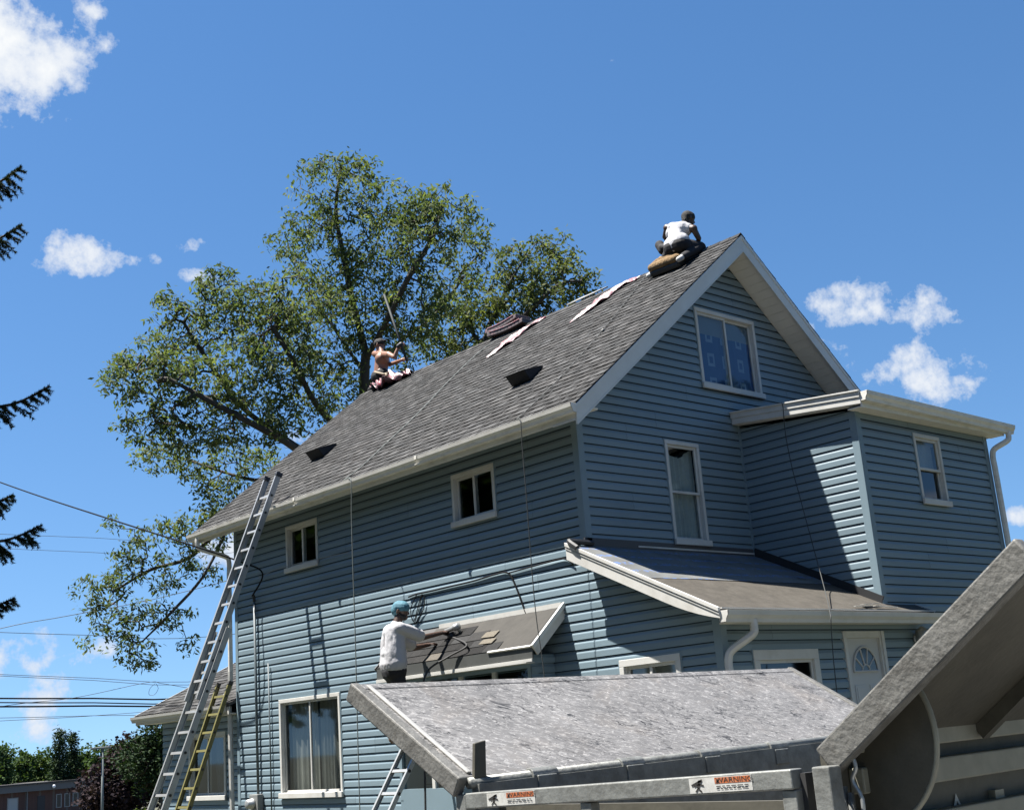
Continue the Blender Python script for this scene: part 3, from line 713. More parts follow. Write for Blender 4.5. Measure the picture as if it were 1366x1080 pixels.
# ---------------- bump-out shed roof
bs = .098
def br(x, y, o=0): return np.array([x, y, 5.76+bs*y+o])
BXL, BXR, BYE = BX-.16, WX+.30, BY-.22
bb = MB(); bb.hexa([br(BXL, BYE, -.02), br(BXR, BYE, -.02), br(BXR, -.002, -.02), br(BXL, -.002, -.02), br(BXL, BYE), br(BXR, BYE), br(BXR, -.002), br(BXL, -.002)])
broof = bb.build('bump_out_roof', SHINGLE2 if False else DECK, house)
for (x0, y0, x1, y1, h, w, o) in ((BXL, -.023, BXL, BYE, .10, .02, -.028), (BXL, -.023, BXL, BYE, .085, .02, -.12)):
    mb = MB(); mb.bar(br(x0-(.012 if o > -.1 else 0), y0, o), br(x1-(.012 if o > -.1 else 0), y1, o), w, h); bevel(mb.build('rake_board', WHITE, broof), .003)
mb = MB(); mb.bar(br(BXL-.018, -.023, .008), br(BXL-.018, BYE, .008), .045, .02); bevel(mb.build('drip_edge', WHITE, broof), .003)
mb = MB(); mb.hexa([br(BXL+.01, BYE+.02, -.165), br(BX-.001, BYE+.02, -.165), br(BX-.001, -.023, -.165), br(BXL+.01, -.023, -.165), br(BXL+.01, BYE+.02, -.15), br(BX-.001, BYE+.02, -.15), br(BX-.001, -.023, -.15), br(BXL+.01, -.023, -.15)]); mb.build('soffit', SOFFIT, broof)
mb = MB(); mb.box(BXL+.005, BXR-.1, BYE, BYE+.02, 5.345, 5.535); bevel(mb.build('fascia', GUTTER, broof), .003)
mb = MB(); mb.box(BXL+.01, BXR-.1, BYE+.02, BY-.001, 5.352, 5.364); mb.build('soffit', SOFFIT, broof)
gutter((BXL-.005, BYE-.001, 5.545), (BXR+.06, BYE-.001, 5.50), (0, -1, 0), .12, 'gutter', broof)
mb = MB(); mb.box(BXR-.12, BXR-.10, BYE+.02, 0, 5.36, 5.56); mb.build('fascia', GUTTER, broof)
pipe('downspout', smooth_path([(6.93, BYE-.06, 5.40), (6.93, BYE-.06, 5.33), (6.90, BYE-.04, 5.26), (6.79, BY-.10, 5.16), (6.765, BY-.065, 5.06), (6.765, BY-.065, 4.9)], 5)+[np.array([6.765, BY-.065, .2])], .042, .05, GUTTER, broof)

# ---------------- small shed roof over the bay on the long wall
AY0, AY1, AXF, AZT, AZF = .50, 3.66, -.56, 3.09, 2.60
ath = math.atan2(AZT-AZF, -AXF); ac, as_ = math.cos(ath), math.sin(ath); AN = np.array([-as_, 0, ac]); ASL = math.hypot(AZT-AZF, AXF)
def ar(y, t, o=0): return np.array([AXF+t*ac, y, AZF+t*as_])+AN*o
ab = MB(); ab.hexa([ar(AY0, 0, -.03), ar(AY1, 0, -.03), ar(AY1, ASL-.02, -.03), ar(AY0, ASL-.02, -.03), ar(AY0, 0), ar(AY1, 0), ar(AY1, ASL-.02), ar(AY0, ASL-.02)])
bay = ab.build('bay_roof', DECK, house)
BFELT = mat('grey_felt', (.032, .030, .026), .9, var=.18, scale=5, bump=.3, bscale=12)
mb = MB()
for i in range(20):
    y0, y1 = AY0+.07+(2.5-.1)*i/20, AY0+.07+(2.5-.1)*(i+1)/20; w = .003*math.sin(i*1.9); w1 = .003*math.sin((i+1)*1.9)
    mb.quad(ar(y0, .02, .005+w), ar(y1, .02, .005+w1), ar(y1, ASL-.05, .005+w1), ar(y0, ASL-.05, .005+w))
mb.build('felt_sheet', BFELT, bay, True)
rr = random.Random(9)
for c in range(4):                                          # shingles laid so far, stepping back course by course
    y = 1.15+.24*c+(.12 if c % 2 else 0); yend = AY1-.02
    while y < yend:
        w = rr.choice((.22, .28, .33)); b = min(y+w, yend); tone = shingle_tone(rr, .013, .035)
        if (c, round(y, 2)) and rr.random() < .10: tone = (.09, .082, .07)
        mb = MB(); t0 = c*EXPO-.015; t1 = t0+EXPO*1.3
        if t1 > ASL-.03: t1 = ASL-.03
        mb.hexa([ar(y+.003, t0, .011), ar(b, t0, .011), ar(b, t1, .004), ar(y+.003, t1, .004), ar(y+.003, t0, .019), ar(b, t0, .019), ar(b, t1, .008), ar(y+.003, t1, .008)], tone)
        mb.build('shingle', SHINGLE2, bay); y = b
for (y, t, w) in ((1.36, .15, .10), (1.42, .28, .12)):
    mb = MB(); mb.hexa([ar(y, t, .021), ar(y+.26, t+.01, .021), ar(y+.24, t+w, .018), ar(y-.02, t+w, .018), ar(y, t, .026), ar(y+.26, t+.01, .026), ar(y+.24, t+w, .023), ar(y-.02, t+w, .023)], (.125, .112, .09)); mb.build('shingle', SHINGLE2, bay)
mb = MB(); mb.bar(ar(AY0+.02, -.012, -.055), ar(AY1, -.012, -.055), .10, .022, AN); mb = MB(); mb.box(AXF-.02, AXF, AY0, AY1, AZF-.15, AZF-.004); bevel(mb.build('fascia', mat('grey_fascia', (.055, .058, .055), .6, var=.15, scale=4), bay), .003)
mb = MB(); mb.box(AXF-.035, AXF-.02, AY0, AY1, AZF-.185, AZF-.15); mb.box(AXF-.035, AXF+.1, AY0+.1, AY1, AZF-.195, AZF-.185); bevel(mb.build('drip_trim', WHITE, bay), .002)
mb = MB(); mb.bar(ar(AY0+.01, -.02, .012), ar(AY0+.80, -.02, .012), .03, .02, AN); mb.build('starter_edge', WHITE, bay)
mb = MB(); mb.bar((-.03, AY0, AZT-.0), (-.03, AY1-.75, AZT-.0), .022, .06); mb.build('wall_flashing', WHITE, bay)
mb = MB(); mb.prism([ar(AY0, -.03, .03), ar(AY0, ASL+.02, .03), ar(AY0, ASL+.02, -.12), ar(AY0, -.03, -.12)], (0, -.022, 0)); bevel(mb.build('rake_board', WHITE, bay), .003)
mb = MB(); mb.prism([ar(AY0-.022, -.03, .032), ar(AY0-.022, ASL+.02, .032), ar(AY0-.022, ASL+.02, -.02), ar(AY0-.022, -.03, -.02)], (0, -.018, 0)); bevel(mb.build('rake_trim', FASCIA, bay), .002)
mb = MB(); mb.prism([ar(AY1, -.03, .03), ar(AY1, ASL-.03, .03), ar(AY1, ASL-.03, -.12), ar(AY1, -.03, -.12)], (0, .022, 0)); mb.build('rake_board', mat('grey_fascia', (0, 0, 0)), bay)
# bay body below it: side cheek with siding, mullioned window band
mb = MB(); mb.box(-.42, -.30, .72, .78, .85, 2.44); mb.box(-.42, -.30, 3.40, 3.46, .85, 2.44); mb.box(-.42, -.005, .72, 3.46, .60, .86); mb.box(-.42, -.34, .78, 3.40, 2.36, 2.44); mb.box(-.42, -.34, .78, 3.40, .86, 1.0)
bayb = mb.build('bay_body', CORNER, house)
F_BAYR = Frame((0, .72, 0), (-1, 0, 0), (0, -1, 0))
for k in range(5, 45):
    zb = ZA-k*LAP
    if zb > 2.42 or zb < .6: continue
    mb = MB(); ring_ = [(F_BAYR(0.02, o, zb+h), F_BAYR(.42, o, zb+h)) for h, o in PROF]
    for q, w in zip(ring_, ring_[1:]): mb.quad(q[0], q[1], w[1], w[0])
    mb.build('siding_board', SIDING, bayb)
mb = MB(); mb.box(-.41, -.02, 3.41, 3.45, .86, 2.42); mb.box(-.41, -.02, .73, .77, .86, 2.42); mb.build('side_panel', CORNER, bayb)
for yy in (1.42, 2.08, 2.74):
    mb = MB(); mb.box(-.415, -.36, yy-.03, yy+.03, 1.0, 2.36); mb.build('mullion', WHITE, bayb)
for (ya, yb) in ((.78, 1.39), (1.45, 2.05), (2.11, 2.71), (2.77, 3.40)):
    mb = MB(); mb.quad((-.387, ya, 1.0), (-.387, yb, 1.0), (-.387, yb, 2.36), (-.387, ya, 2.36)); mb.build('pane', GLASS, bayb)
mb = MB(); mb.box(AXF, -.005, AY0+.22, AY1-.002, AZF-.183, AZF-.17); mb.build('soffit', SOFFIT, bay)

# ---------------- one-storey wing at the back
XW, YW0, YW1, WEZ, WS = .25, LY+.0, 11.62, 2.44, .443
F_WING = Frame((XW, 0, 0), (0, 1, 0), (-1, 0, 0))
H_WING = [(9.28, 10.60, .93, 2.02)]
siding(house, F_WING, lambda z: YW0+.002, lambda z: YW1, .3, 2.36, H_WING)
W9 = window(F_WING, *H_WING[0], casing=.06, sash=.03)
curtain_mb(F_WING, 9.34, 9.9, 1.0, 1.96, -.15, .02, 6, 8).build('curtain', mat('dark_curtain', (.10, .11, .12), .9), W9)
WXE, WXR = -.15, 3.0
wth = math.atan(WS); wc, ws_ = math.cos(wth), math.sin(wth); WN = np.array([-ws_, 0, wc]); WSL = (WXR-WXE)/wc
def wr(y, t, o=0): return np.array([WXE+t*wc, y, WEZ+t*ws_])+WN*o
WY1 = 11.93
mb = MB(); mb.hexa([wr(LY+.03, 0, -.04), wr(WY1, 0, -.04), wr(WY1, WSL, -.04), wr(LY+.03, WSL, -.04), wr(LY+.03, 0), wr(WY1, 0), wr(WY1, WSL), wr(LY+.03, WSL)])
mirw = lambda p: np.array([2*WXR-p[0], p[1], p[2]])
mb.hexa([mirw(wr(LY+.03, 0, -.04)), mirw(wr(WY1, 0, -.04)), mirw(wr(WY1, WSL, -.04)), mirw(wr(LY+.03, WSL, -.04)), mirw(wr(LY+.03, 0)), mirw(wr(WY1, 0)), mirw(wr(WY1, WSL)), mirw(wr(LY+.03, WSL))])
wroof = mb.build('wing_roof', DECK, house)
o = course_field(wr, -.015, WSL, LY+.03, WY1+.01, EXPO, .025, .08, 21).build('shingle_field', SHINGLE2, wroof); tag(o, kind='stuff')
mb = MB(); mb.box(WXE, WXE+.02, LY+.03, WY1, WEZ-.17, WEZ-.045); mb.build('fascia', WHITE, wroof)
mb = MB(); mb.box(WXE+.02, XW, LY+.03, WY1, WEZ-.165, WEZ-.15); mb.build('soffit', SOFFIT, wroof)
mb = MB(); mb.prism([wr(WY1, -.02, .012), wr(WY1, WSL, .012), wr(WY1, WSL, -.14), wr(WY1, -.02, -.14)], (0, .02, 0)); mb.build('rake_board', WHITE, wroof)
gutter((WXE-.001, LY+.10, WEZ-.02), (WXE-.001, WY1+.03, WEZ-.02), (-1, 0, 0), .10, 'gutter', wroof, WHITE)
mb = MB(); mb.poly([(XW, YW1, .3), (2*WXR-XW, YW1, .3), (2*WXR-XW, YW1, 2.3), (WXR, YW1, 3.6), (XW, YW1, 2.3)]); mb.quad((2*WXR-XW, LY+.01, .3), (2*WXR-XW, YW1, .3), (2*WXR-XW, YW1, 2.4), (2*WXR-XW, LY+.01, 2.4)); mb.build('wall', SIDING, house)
mb = MB(); mb.box(XW+.01, 2*WXR-XW-.01, LY+.06, YW1-.01, -4.0, .3); mb.build('foundation', FOUND, house)
mb = MB(); mb.box(XW+.35, 2*WXR-XW-.1, LY+.02, YW1-.1, 2.25, 2.3); mb.box(1.6, 1.7, LY+.02, YW1-.1, .3, 2.25); mb.build('floor_slab', DARKIN, house)

# ------------------------------------------------------------------ trees
BARK = mat('bark', (.045, .038, .030), .95, var=.35, scale=6, bump=.6, bscale=18, stretch=(1, 1, .25))
LEAF_A = leaf_mat('walnut_leaf', (.044, .064, .033), (.086, .112, .053), (.150, .168, .080), .40)
LEAF_B = leaf_mat('olive_leaf', (.050, .066, .030), (.085, .105, .046), (.145, .155, .065), .38)
LEAF_C = leaf_mat('green_leaf', (.020, .040, .016), (.036, .062, .022), (.06, .095, .03), .25)
LEAF_D = leaf_mat('purple_leaf', (.010, .007, .010), (.018, .011, .014), (.030, .018, .018), .15)
LEAF_E = leaf_mat('yellow_green_leaf', (.03, .05, .012), (.045, .07, .016), (.065, .09, .02), .3)
NEEDLE = leaf_mat('needle', (.010, .018, .010), (.018, .029, .014), (.032, .045, .02), .1)
NEEDLE2 = leaf_mat('far_needle', (.010, .022, .010), (.018, .034, .014), (.03, .05, .018), .1)

def leaf_quads(cent, size, rs, droop=.6, width=.42, norm_up=.5):
    """one folded-diamond quad per centre: (n,3), size (n,)"""
    n = len(cent)
    ax = rs.normal(size=(n, 3)); ax[:, 2] = ax[:, 2]*.55-droop; ax /= np.linalg.norm(ax, axis=1)[:, None]
    up = rs.normal(size=(n, 3))*.8+np.array([0, 0, norm_up]); sd = np.cross(ax, up); sd /= np.linalg.norm(sd, axis=1)[:, None]+1e-9
    nn_ = np.cross(sd, ax); L = size[:, None]
    a = cent; b = cent+ax*L*.45+sd*L*width*.5+nn_*L*.06; c = cent+ax*L; d = cent+ax*L*.45-sd*L*width*.5+nn_*L*.06
    v = np.stack([a, b, c, d], 1).reshape(-1, 3); f = np.arange(4*n).reshape(n, 4)
    return v, f

def grow_tree(name, label, base, limbs, clusters, leafmat, rs, leaf=(.10, .17), per=30, crad=.34, group=None, r0=.26, twig=.006, droop=.6, tint_by=None, width=.42, bare=0.0):
    """limbs: list of (pts, start radius); clusters: (n,3) twig ends, each linked to the nearest thicker wood"""
    T = thing(name, tuple(base), label, 'tree', group)
    nodes = []; par = []; cnt = []
    def add(p, q): nodes.append(np.array(p, float)); par.append(q); cnt.append(0); return len(nodes)-1
    first = None
    limb_nodes = []
    for pts, attach_to in limbs:
        pts = smooth_path(pts, 5)
        if attach_to is None: prev = -1
        else:
            A = np.array(nodes); prev = int(np.argmin(((A-pts[0])**2).sum(1))); pts = pts[1:]
        for p in pts: prev = add(p, prev)
    nlimb = len(nodes)
    order = np.argsort([min(((np.array(nodes[:nlimb])-c)**2).sum(1)) for c in clusters])
    ends = []
    A = np.zeros((nlimb+len(clusters)*4+10, 3)); A[:nlimb] = nodes
    for ci in order:
        c = clusters[ci]; k = len(nodes)
        d2 = ((A[:k]-c)**2*np.array([1, 1, 1.25])).sum(1); j = int(np.argmin(d2)); p = A[j]; L = math.sqrt(d2[j])
        prev = j
        nseg = 1 if L < .35 else (2 if L < .9 else 3)
        mid_up = np.array([0, 0, .10*L])+rs.normal(size=3)*.07*L
        for s_ in range(1, nseg+1):
            t = s_/nseg; q = p+(c-p)*t+mid_up*math.sin(math.pi*t); A[len(nodes)] = q; prev = add(q, prev)
        ends.append(prev)
    for e in ends:
        i = e
        while i != -1: cnt[i] += 1; i = par[i]
    rad = np.array([twig*max(1, c)**.50 for c in cnt]); rad = np.minimum(rad, r0)
    V = []; Fq = []
    for i, p in enumerate(nodes):
        q = par[i]
        if q < 0: continue
        a, b = nodes[q], p; ra, rb_ = min(rad[q], rad[i]*1.5), rad[i]; n = 8 if rb_ > .08 else (6 if rb_ > .03 else 4)
        t = b-a; t = t/(np.linalg.norm(t)+1e-9); u = np.cross(t, (0, 0, 1) if abs(t[2]) < .9 else (1, 0, 0)); u /= np.linalg.norm(u); w = np.cross(t, u); i0 = len(V)
        for (pp, r_) in ((a, ra), (b+t*rb_*.3, rb_)):
            for j in range(n): an = 6.2832*j/n; V.append(pp+r_*(math.cos(an)*u+math.sin(an)*w))
        for j in range(n): Fq.append((i0+j, i0+(j+1) % n, i0+n+(j+1) % n, i0+n+j))
    me = np_mesh('trunk', np.array(V), np.array(Fq)); me.materials.append(BARK); me.polygons.foreach_set('use_smooth', [True]*len(me.polygons)); link('trunk', me, T)
    cents = []; tints = []
    for c in clusters:
        if rs.rand() < bare: continue
        n = max(4, int(per*rs.uniform(.6, 1.4))); g_ = rs.normal(size=(n, 3)); g_ /= np.linalg.norm(g_, axis=1)[:, None]
        rr_ = rs.rand(n)**.5*crad*rs.uniform(.7, 1.3); q = c+g_*rr_[:, None]*np.array([1, 1, .75]); cents.append(q); tints.append(np.clip(rs.normal(.45 if rs.rand() > .25 else .7, .16)+rs.normal(0, .12, n), 0, 1))
    cents = np.concatenate(cents); tints = np.concatenate(tints)
    v, f = leaf_quads(cents, rs.uniform(leaf[0], leaf[1], len(cents)), rs, droop, width)
    me = np_mesh('crown', v, f, tints); me.materials.append(leafmat); link('crown', me, T)
    return T

def blob_clusters(blobs, depth, spread, per_area, rs, shell=.35):
    out = []
    for (cx, cy, rx, ry, dz) in blobs:
        n = max(3, int(rx*ry*3.14*per_area)); k = 0
        while k < n:
            g_ = rs.uniform(-1, 1, 3); r = np.linalg.norm(g_)
            if r > 1 or rs.rand() > .45+.55*r: continue
            out.append(pt(cx+g_[0]*rx, cy+g_[1]*ry, depth+dz+g_[2]*spread*(rx+ry)/2/FPX*depth)); k += 1
    return np.array(out)

rsA = np.random.RandomState(5)
D1 = 31.0
tb = pt(496, 900, D1); tb[2] = ground_z(tb[0], tb[1])-.2
P = lambda x, y, dz=0.0: pt(x, y, D1+dz)
tbase = P(493, 760); tbase = np.array([tbase[0], tbase[1], tb[2]])
limbsA = [([tbase, P(494, 700), P(489, 600), P(486, 520), P(488, 470)], None),
          ([P(488, 470), P(470, 400, .5), P(458, 340, .6), P(448, 280, .8), P(455, 225, .8)], 0),
          ([P(488, 480), P(520, 420, -.8), P(545, 370, -1.2), P(575, 320, -1), P(590, 275, -.6)], 0),
          ([P(487, 520), P(530, 460, .8), P(580, 420, 1.5), P(625, 360, 1.6)], 0),
          ([P(489, 590), P(430, 550, -.8), P(390, 480, -1.6), P(360, 430, -2)], 0),
          ([P(490, 640), P(420, 610, -1), P(355, 575, -2.2), P(290, 540, -2.6), P(225, 505, -2.8)], 0),
          ([P(390, 592, -1.6), P(320, 540, -1), P(270, 470, -.6), P(245, 430, -.4)], 0),
          ([P(491, 690), P(420, 680, .8), P(345, 700, 1.6), P(290, 712, 1.8), P(250, 745, 1.8), P(200, 760, 1.8), P(150, 790, 1.8)], 0),
          ([P(300, 712, 1.7), P(270, 770, 1.2), P(225, 820, 1.0), P(190, 855, 1.0)], 0),
          ([P(420, 640, 0), P(340, 640, .6), P(270, 620, 1), P(215, 600, 1.2)], 0),
          ([P(488, 500), P(440, 430, 1.5), P(400, 370, 2.2), P(380, 310, 2.4)], 0)]
blobsA = [(450, 245, 62, 40, .6), (470, 225, 36, 20, .6), (420, 285, 48, 36, .8), (530, 272, 62, 34, -.2), (588, 285, 50, 40, -.8), (625, 330, 36, 40, .8), (560, 320, 60, 44, -1),
          (500, 325, 62, 52, .3), (440, 350, 62, 50, .8), (385, 320, 30, 34, 2), (395, 400, 60, 48, -1.6), (340, 420, 56, 50, -1), (300, 405, 46, 40, -.5), (285, 370, 34, 18, -.4), (245, 440, 50, 44, -.4),
          (222, 410, 20, 26, -.4), (200, 490, 50, 44, -1.8), (165, 510, 34, 36, -2), (255, 510, 60, 46, -2), (320, 490, 56, 48, -2), (370, 470, 60, 52, -1.6), (430, 440, 60, 60, .6), (500, 420, 58, 60, 0), (560, 400, 52, 52, -.6),
          (600, 390, 46, 44, 1.0), (545, 465, 36, 36, .8), (455, 520, 46, 46, 0), (400, 540, 56, 46, -1), (330, 560, 60, 44, -2), (260, 565, 58, 40, -2.2), (200, 565, 46, 36, -1.6), (215, 610, 44, 26, 1), (280, 620, 56, 30, .8), (345, 620, 50, 28, .4), (300, 655, 40, 22, .6)]
clA = blob_clusters(blobsA, D1, .9, .0100, rsA)
blobsA2 = [(175, 735, 34, 20, 1.8), (215, 712, 40, 22, 1.6), (262, 690, 34, 24, 1.4), (150, 700, 16, 12, 1.7), (240, 750, 34, 22, 1.6), (130, 790, 36, 22, 1.8), (165, 770, 36, 22, 1.8), (190, 815, 40, 22, 1.2), (150, 835, 34, 18, 1.4),
           (120, 815, 18, 14, 1.6), (180, 860, 34, 16, 1.0), (185, 885, 26, 10, 1.0), (205, 890, 10, 12, 1.0), (238, 822, 22, 22, 1.2), (255, 860, 20, 12, 1.2), (290, 705, 26, 34, 1.5), (285, 760, 14, 18, 1.5), (110, 855, 8, 10, 1.6), (220, 780, 20, 20, 1.4)]
clA = np.concatenate([clA, blob_clusters(blobsA2, D1, .8, .0105, rsA)])
grow_tree('shade_tree', 'tall spreading deciduous tree with thin green foliage rising behind the house roof', tbase, limbsA, clA, LEAF_A, rsA, (.10, .19), 15, .26, r0=.22, droop=.8, width=.36, bare=.04, twig=.0042)

rsB = np.random.RandomState(8); D2 = 37.0
P = lambda x, y, dz=0.0: pt(x, y, D2+dz)
q = P(645, 560); q = np.array([q[0], q[1], ground_z(q[0], q[1])-.2])
limbsB = [([q, P(645, 520), P(648, 450), P(665, 410), P(690, 360), P(715, 325)], None), ([P(650, 455), P(700, 420, -.5), P(745, 380, -.5), P(775, 375, -.4)], 0), ([P(648, 470), P(620, 430, .6), P(600, 420, .8)], 0), ([P(665, 410), P(720, 370, 1), P(745, 320, 1)], 0)]
blobsB = [(735, 335, 40, 30, .6), (712, 365, 44, 36, 0), (760, 370, 34, 34, .2), (680, 345, 26, 26, 0), (690, 400, 52, 40, 0), (740, 405, 46, 34, -.3), (650, 395, 40, 40, .5), (640, 440, 46, 40, .4), (600, 430, 36, 40, .6), (700, 440, 46, 30, 0), (785, 370, 14, 16, 0), (795, 395, 14, 12, 0), (580, 460, 30, 26, .6), (620, 470, 36, 26, .4)]
grow_tree('shade_tree', 'smaller olive green tree beside the tall one, behind the roof ridge', q, limbsB, blob_clusters(blobsB, D2, .9, .0098, rsB), LEAF_B, rsB, (.11, .20), 18, .30, r0=.2, droop=.6)

# trees on the far side of the street
def far_tree(name, label, px, top, w, depth, leafmat, seed, per=.0, conifer=False, group=None, zb=None, n=260, leafs=(.3, .55), grp=None, sink=0):
    rs = np.random.RandomState(seed); t = pt(px, top, depth); gz = ground_z(t[0], t[1]); b = np.array([t[0], t[1], gz-.1]); H = t[2]-gz; W = w/FPX*depth/2
    if conifer:
        cl = []
        for i in range(n):
            u = rs.rand()**.7; h = gz+H*(.12+.88*(1-u)); r = W*(u*.95+.05)*rs.uniform(.5, 1)**.5; a = rs.uniform(0, 6.283); cl.append(b+np.array([math.cos(a)*r, math.sin(a)*r, h-b[2]]))
        cl = np.array(cl); limbs = [([b, b+(0, 0, H*.5), b+(0, 0, H*.98)], None)]
    else:
        cl = []; lumps = [(np.array([rs.normal()*.35*W, rs.normal()*.35*W, H*rs.uniform(.42, .8)]), rs.uniform(.35, .6)*W) for _ in range(11)]
        lumps.append((np.array([0, 0, H*.62]), W*.75)); lumps.append((np.array([0, 0, H*.85]), H*.14)); lumps += [(np.array([math.cos(a)*W*.6, math.sin(a)*W*.6, H*rs.uniform(.3, .6)]), W*.4) for a in rs.uniform(0, 6.28, 6)]
        while len(cl) < n:
            c, r = lumps[rs.randint(len(lumps))]; g_ = rs.normal(size=3); g_ /= np.linalg.norm(g_); cl.append(b+c+g_*r*rs.uniform(.6, 1.0)*np.array([1, 1, .9]))
        cl = np.array(cl); limbs = [([b, b+(0, 0, H*.3), b+(.1*W, 0, H*.55), b+(0, .1*W, H*.75)], None)]
    return grow_tree(name, label, b, limbs, cl, leafmat, rs, leafs, 22, .75*max(1, W/4), group=group, r0=.3, twig=.015, droop=.2 if not conifer else .5, width=.7 if not conifer else .35)
far_tree('maple_tree', 'dark purple leaved tree standing beside the tall lamp post', 172, 974, 118, 95, LEAF_D, 31, n=620, leafs=(.22, .40))
far_tree('evergreen_tree', 'dark evergreen tree peeking out under the eave of the rear wing', 222, 940, 120, 62, NEEDLE2, 32, n=620, leafs=(.12, .24))
far_tree('evergreen_tree', 'tallest pointed evergreen above the flat roofed brick building', 80, 968, 34, 150, NEEDLE2, 33, conifer=True, n=200)
far_tree('evergreen_tree', 'shorter pointed evergreen next to the tallest one', 96, 976, 34, 152, NEEDLE2, 34, conifer=True, n=200)
far_tree('street_tree', 'bright yellow green tree between dark evergreens behind the brick building', 50, 998, 34, 165, LEAF_E, 35, n=160)
for (px, top, w, dp, sd_, lm, lab) in ((4, 984, 52, 150, 36, LEAF_C, 'rounded green tree over the white paned end of the brick building'), (28, 992, 50, 160, 37, LEAF_C, 'rounded green tree rising above the grey roofed far house'), (60, 992, 42, 170, 38, LEAF_C, 'dark green tree between the yellow green tree and the tallest evergreen'), (112, 988, 50, 170, 40, LEAF_C, 'rounded green tree just beside the shorter pointed evergreen'), (138, 986, 46, 168, 41, LEAF_C, 'rounded green tree directly behind the lamp head'), (158, 984, 46, 172, 43, LEAF_C, 'rounded green tree between lamp post and purple tree top'), (-28, 980, 60, 150, 42, LEAF_C, 'broad green tree past the far end of the brick building')):
    far_tree('street_tree', lab, px, top, w, dp, lm, sd_, n=170, group='trees beyond the brick building')
far_tree('street_tree', 'light green willowy shrub tree just behind the brick building roof', 96, 1026, 40, 158, LEAF_C, 44, n=130, leafs=(.2, .4))
far_tree('garden_shrub', 'small bright yellow green shrub at the foot of the purple tree', 184, 1070, 22, 80, LEAF_E, 45, n=40, leafs=(.15, .25))

# unseen trees added to dim the shaded walls; one shared tree, turned and scaled
rsN = np.random.RandomState(77)
proto = None
for i, (x, y, h, rz) in enumerate(((-27, 4, 13, 0), (-24, -12, 12, 1.1), (-17, -24, 14, 2.0), (-4, -25, 13, 3.2), (9, -22, 12, 4.0), (20, -15, 13, 5.0), (26, -4, 12, .6), (34, 3, 11, 2.4), (45, 8, 12, 3.3), (-15.0, 5, 16, 1.6), (-15.5, -3.5, 12, 2.9), (-14.5, 12, 16, .3), (-20, 0, 16, 2.2), (-12, 23, 14, .9), (-20, 24, 16, 3.0), (-9, 36, 14, 4.4), (-24, 38, 17, 5.1), (2, -36, 15, 1.9), (-32, -24, 15, 2.6))):
    z = ground_z(x, y)-.1
    if proto is None:
        b = np.array([0, 0, 0.]); cl = []
        lumps = [(np.array([rsN.normal()*1.6, rsN.normal()*1.6, rsN.uniform(4.5, 10.5)]), rsN.uniform(1.4, 2.4)) for _ in range(16)]
        for k in range(420):
            c, r = lumps[rsN.randint(len(lumps))]; g_ = rsN.normal(size=3); g_ /= np.linalg.norm(g_); cl.append(c+g_*r*rsN.uniform(.5, 1))
        proto = grow_tree('sky_blocking_tree', 'round leafy tree added out of view to cut the sky light', (0, 0, 0), [([b, b+(0, 0, 3), b+(.2, .1, 6), b+(0, 0, 9)], None)], np.array(cl), LEAF_C, rsN, (.3, .5), 24, .7, group='unseen trees added to darken the shaded walls', r0=.3, twig=.014, droop=.2, width=.7)
        T = proto
    else:
        T = proto.copy(); col.objects.link(T)
        for ch in proto.children:
            c = ch.copy(); col.objects.link(c); c.parent = T; c.matrix_parent_inverse = Matrix.Identity(4)
    T.location = (x, y, z); T.rotation_euler = (0, 0, rz); T.scale = (h/12, h/12, h/12)

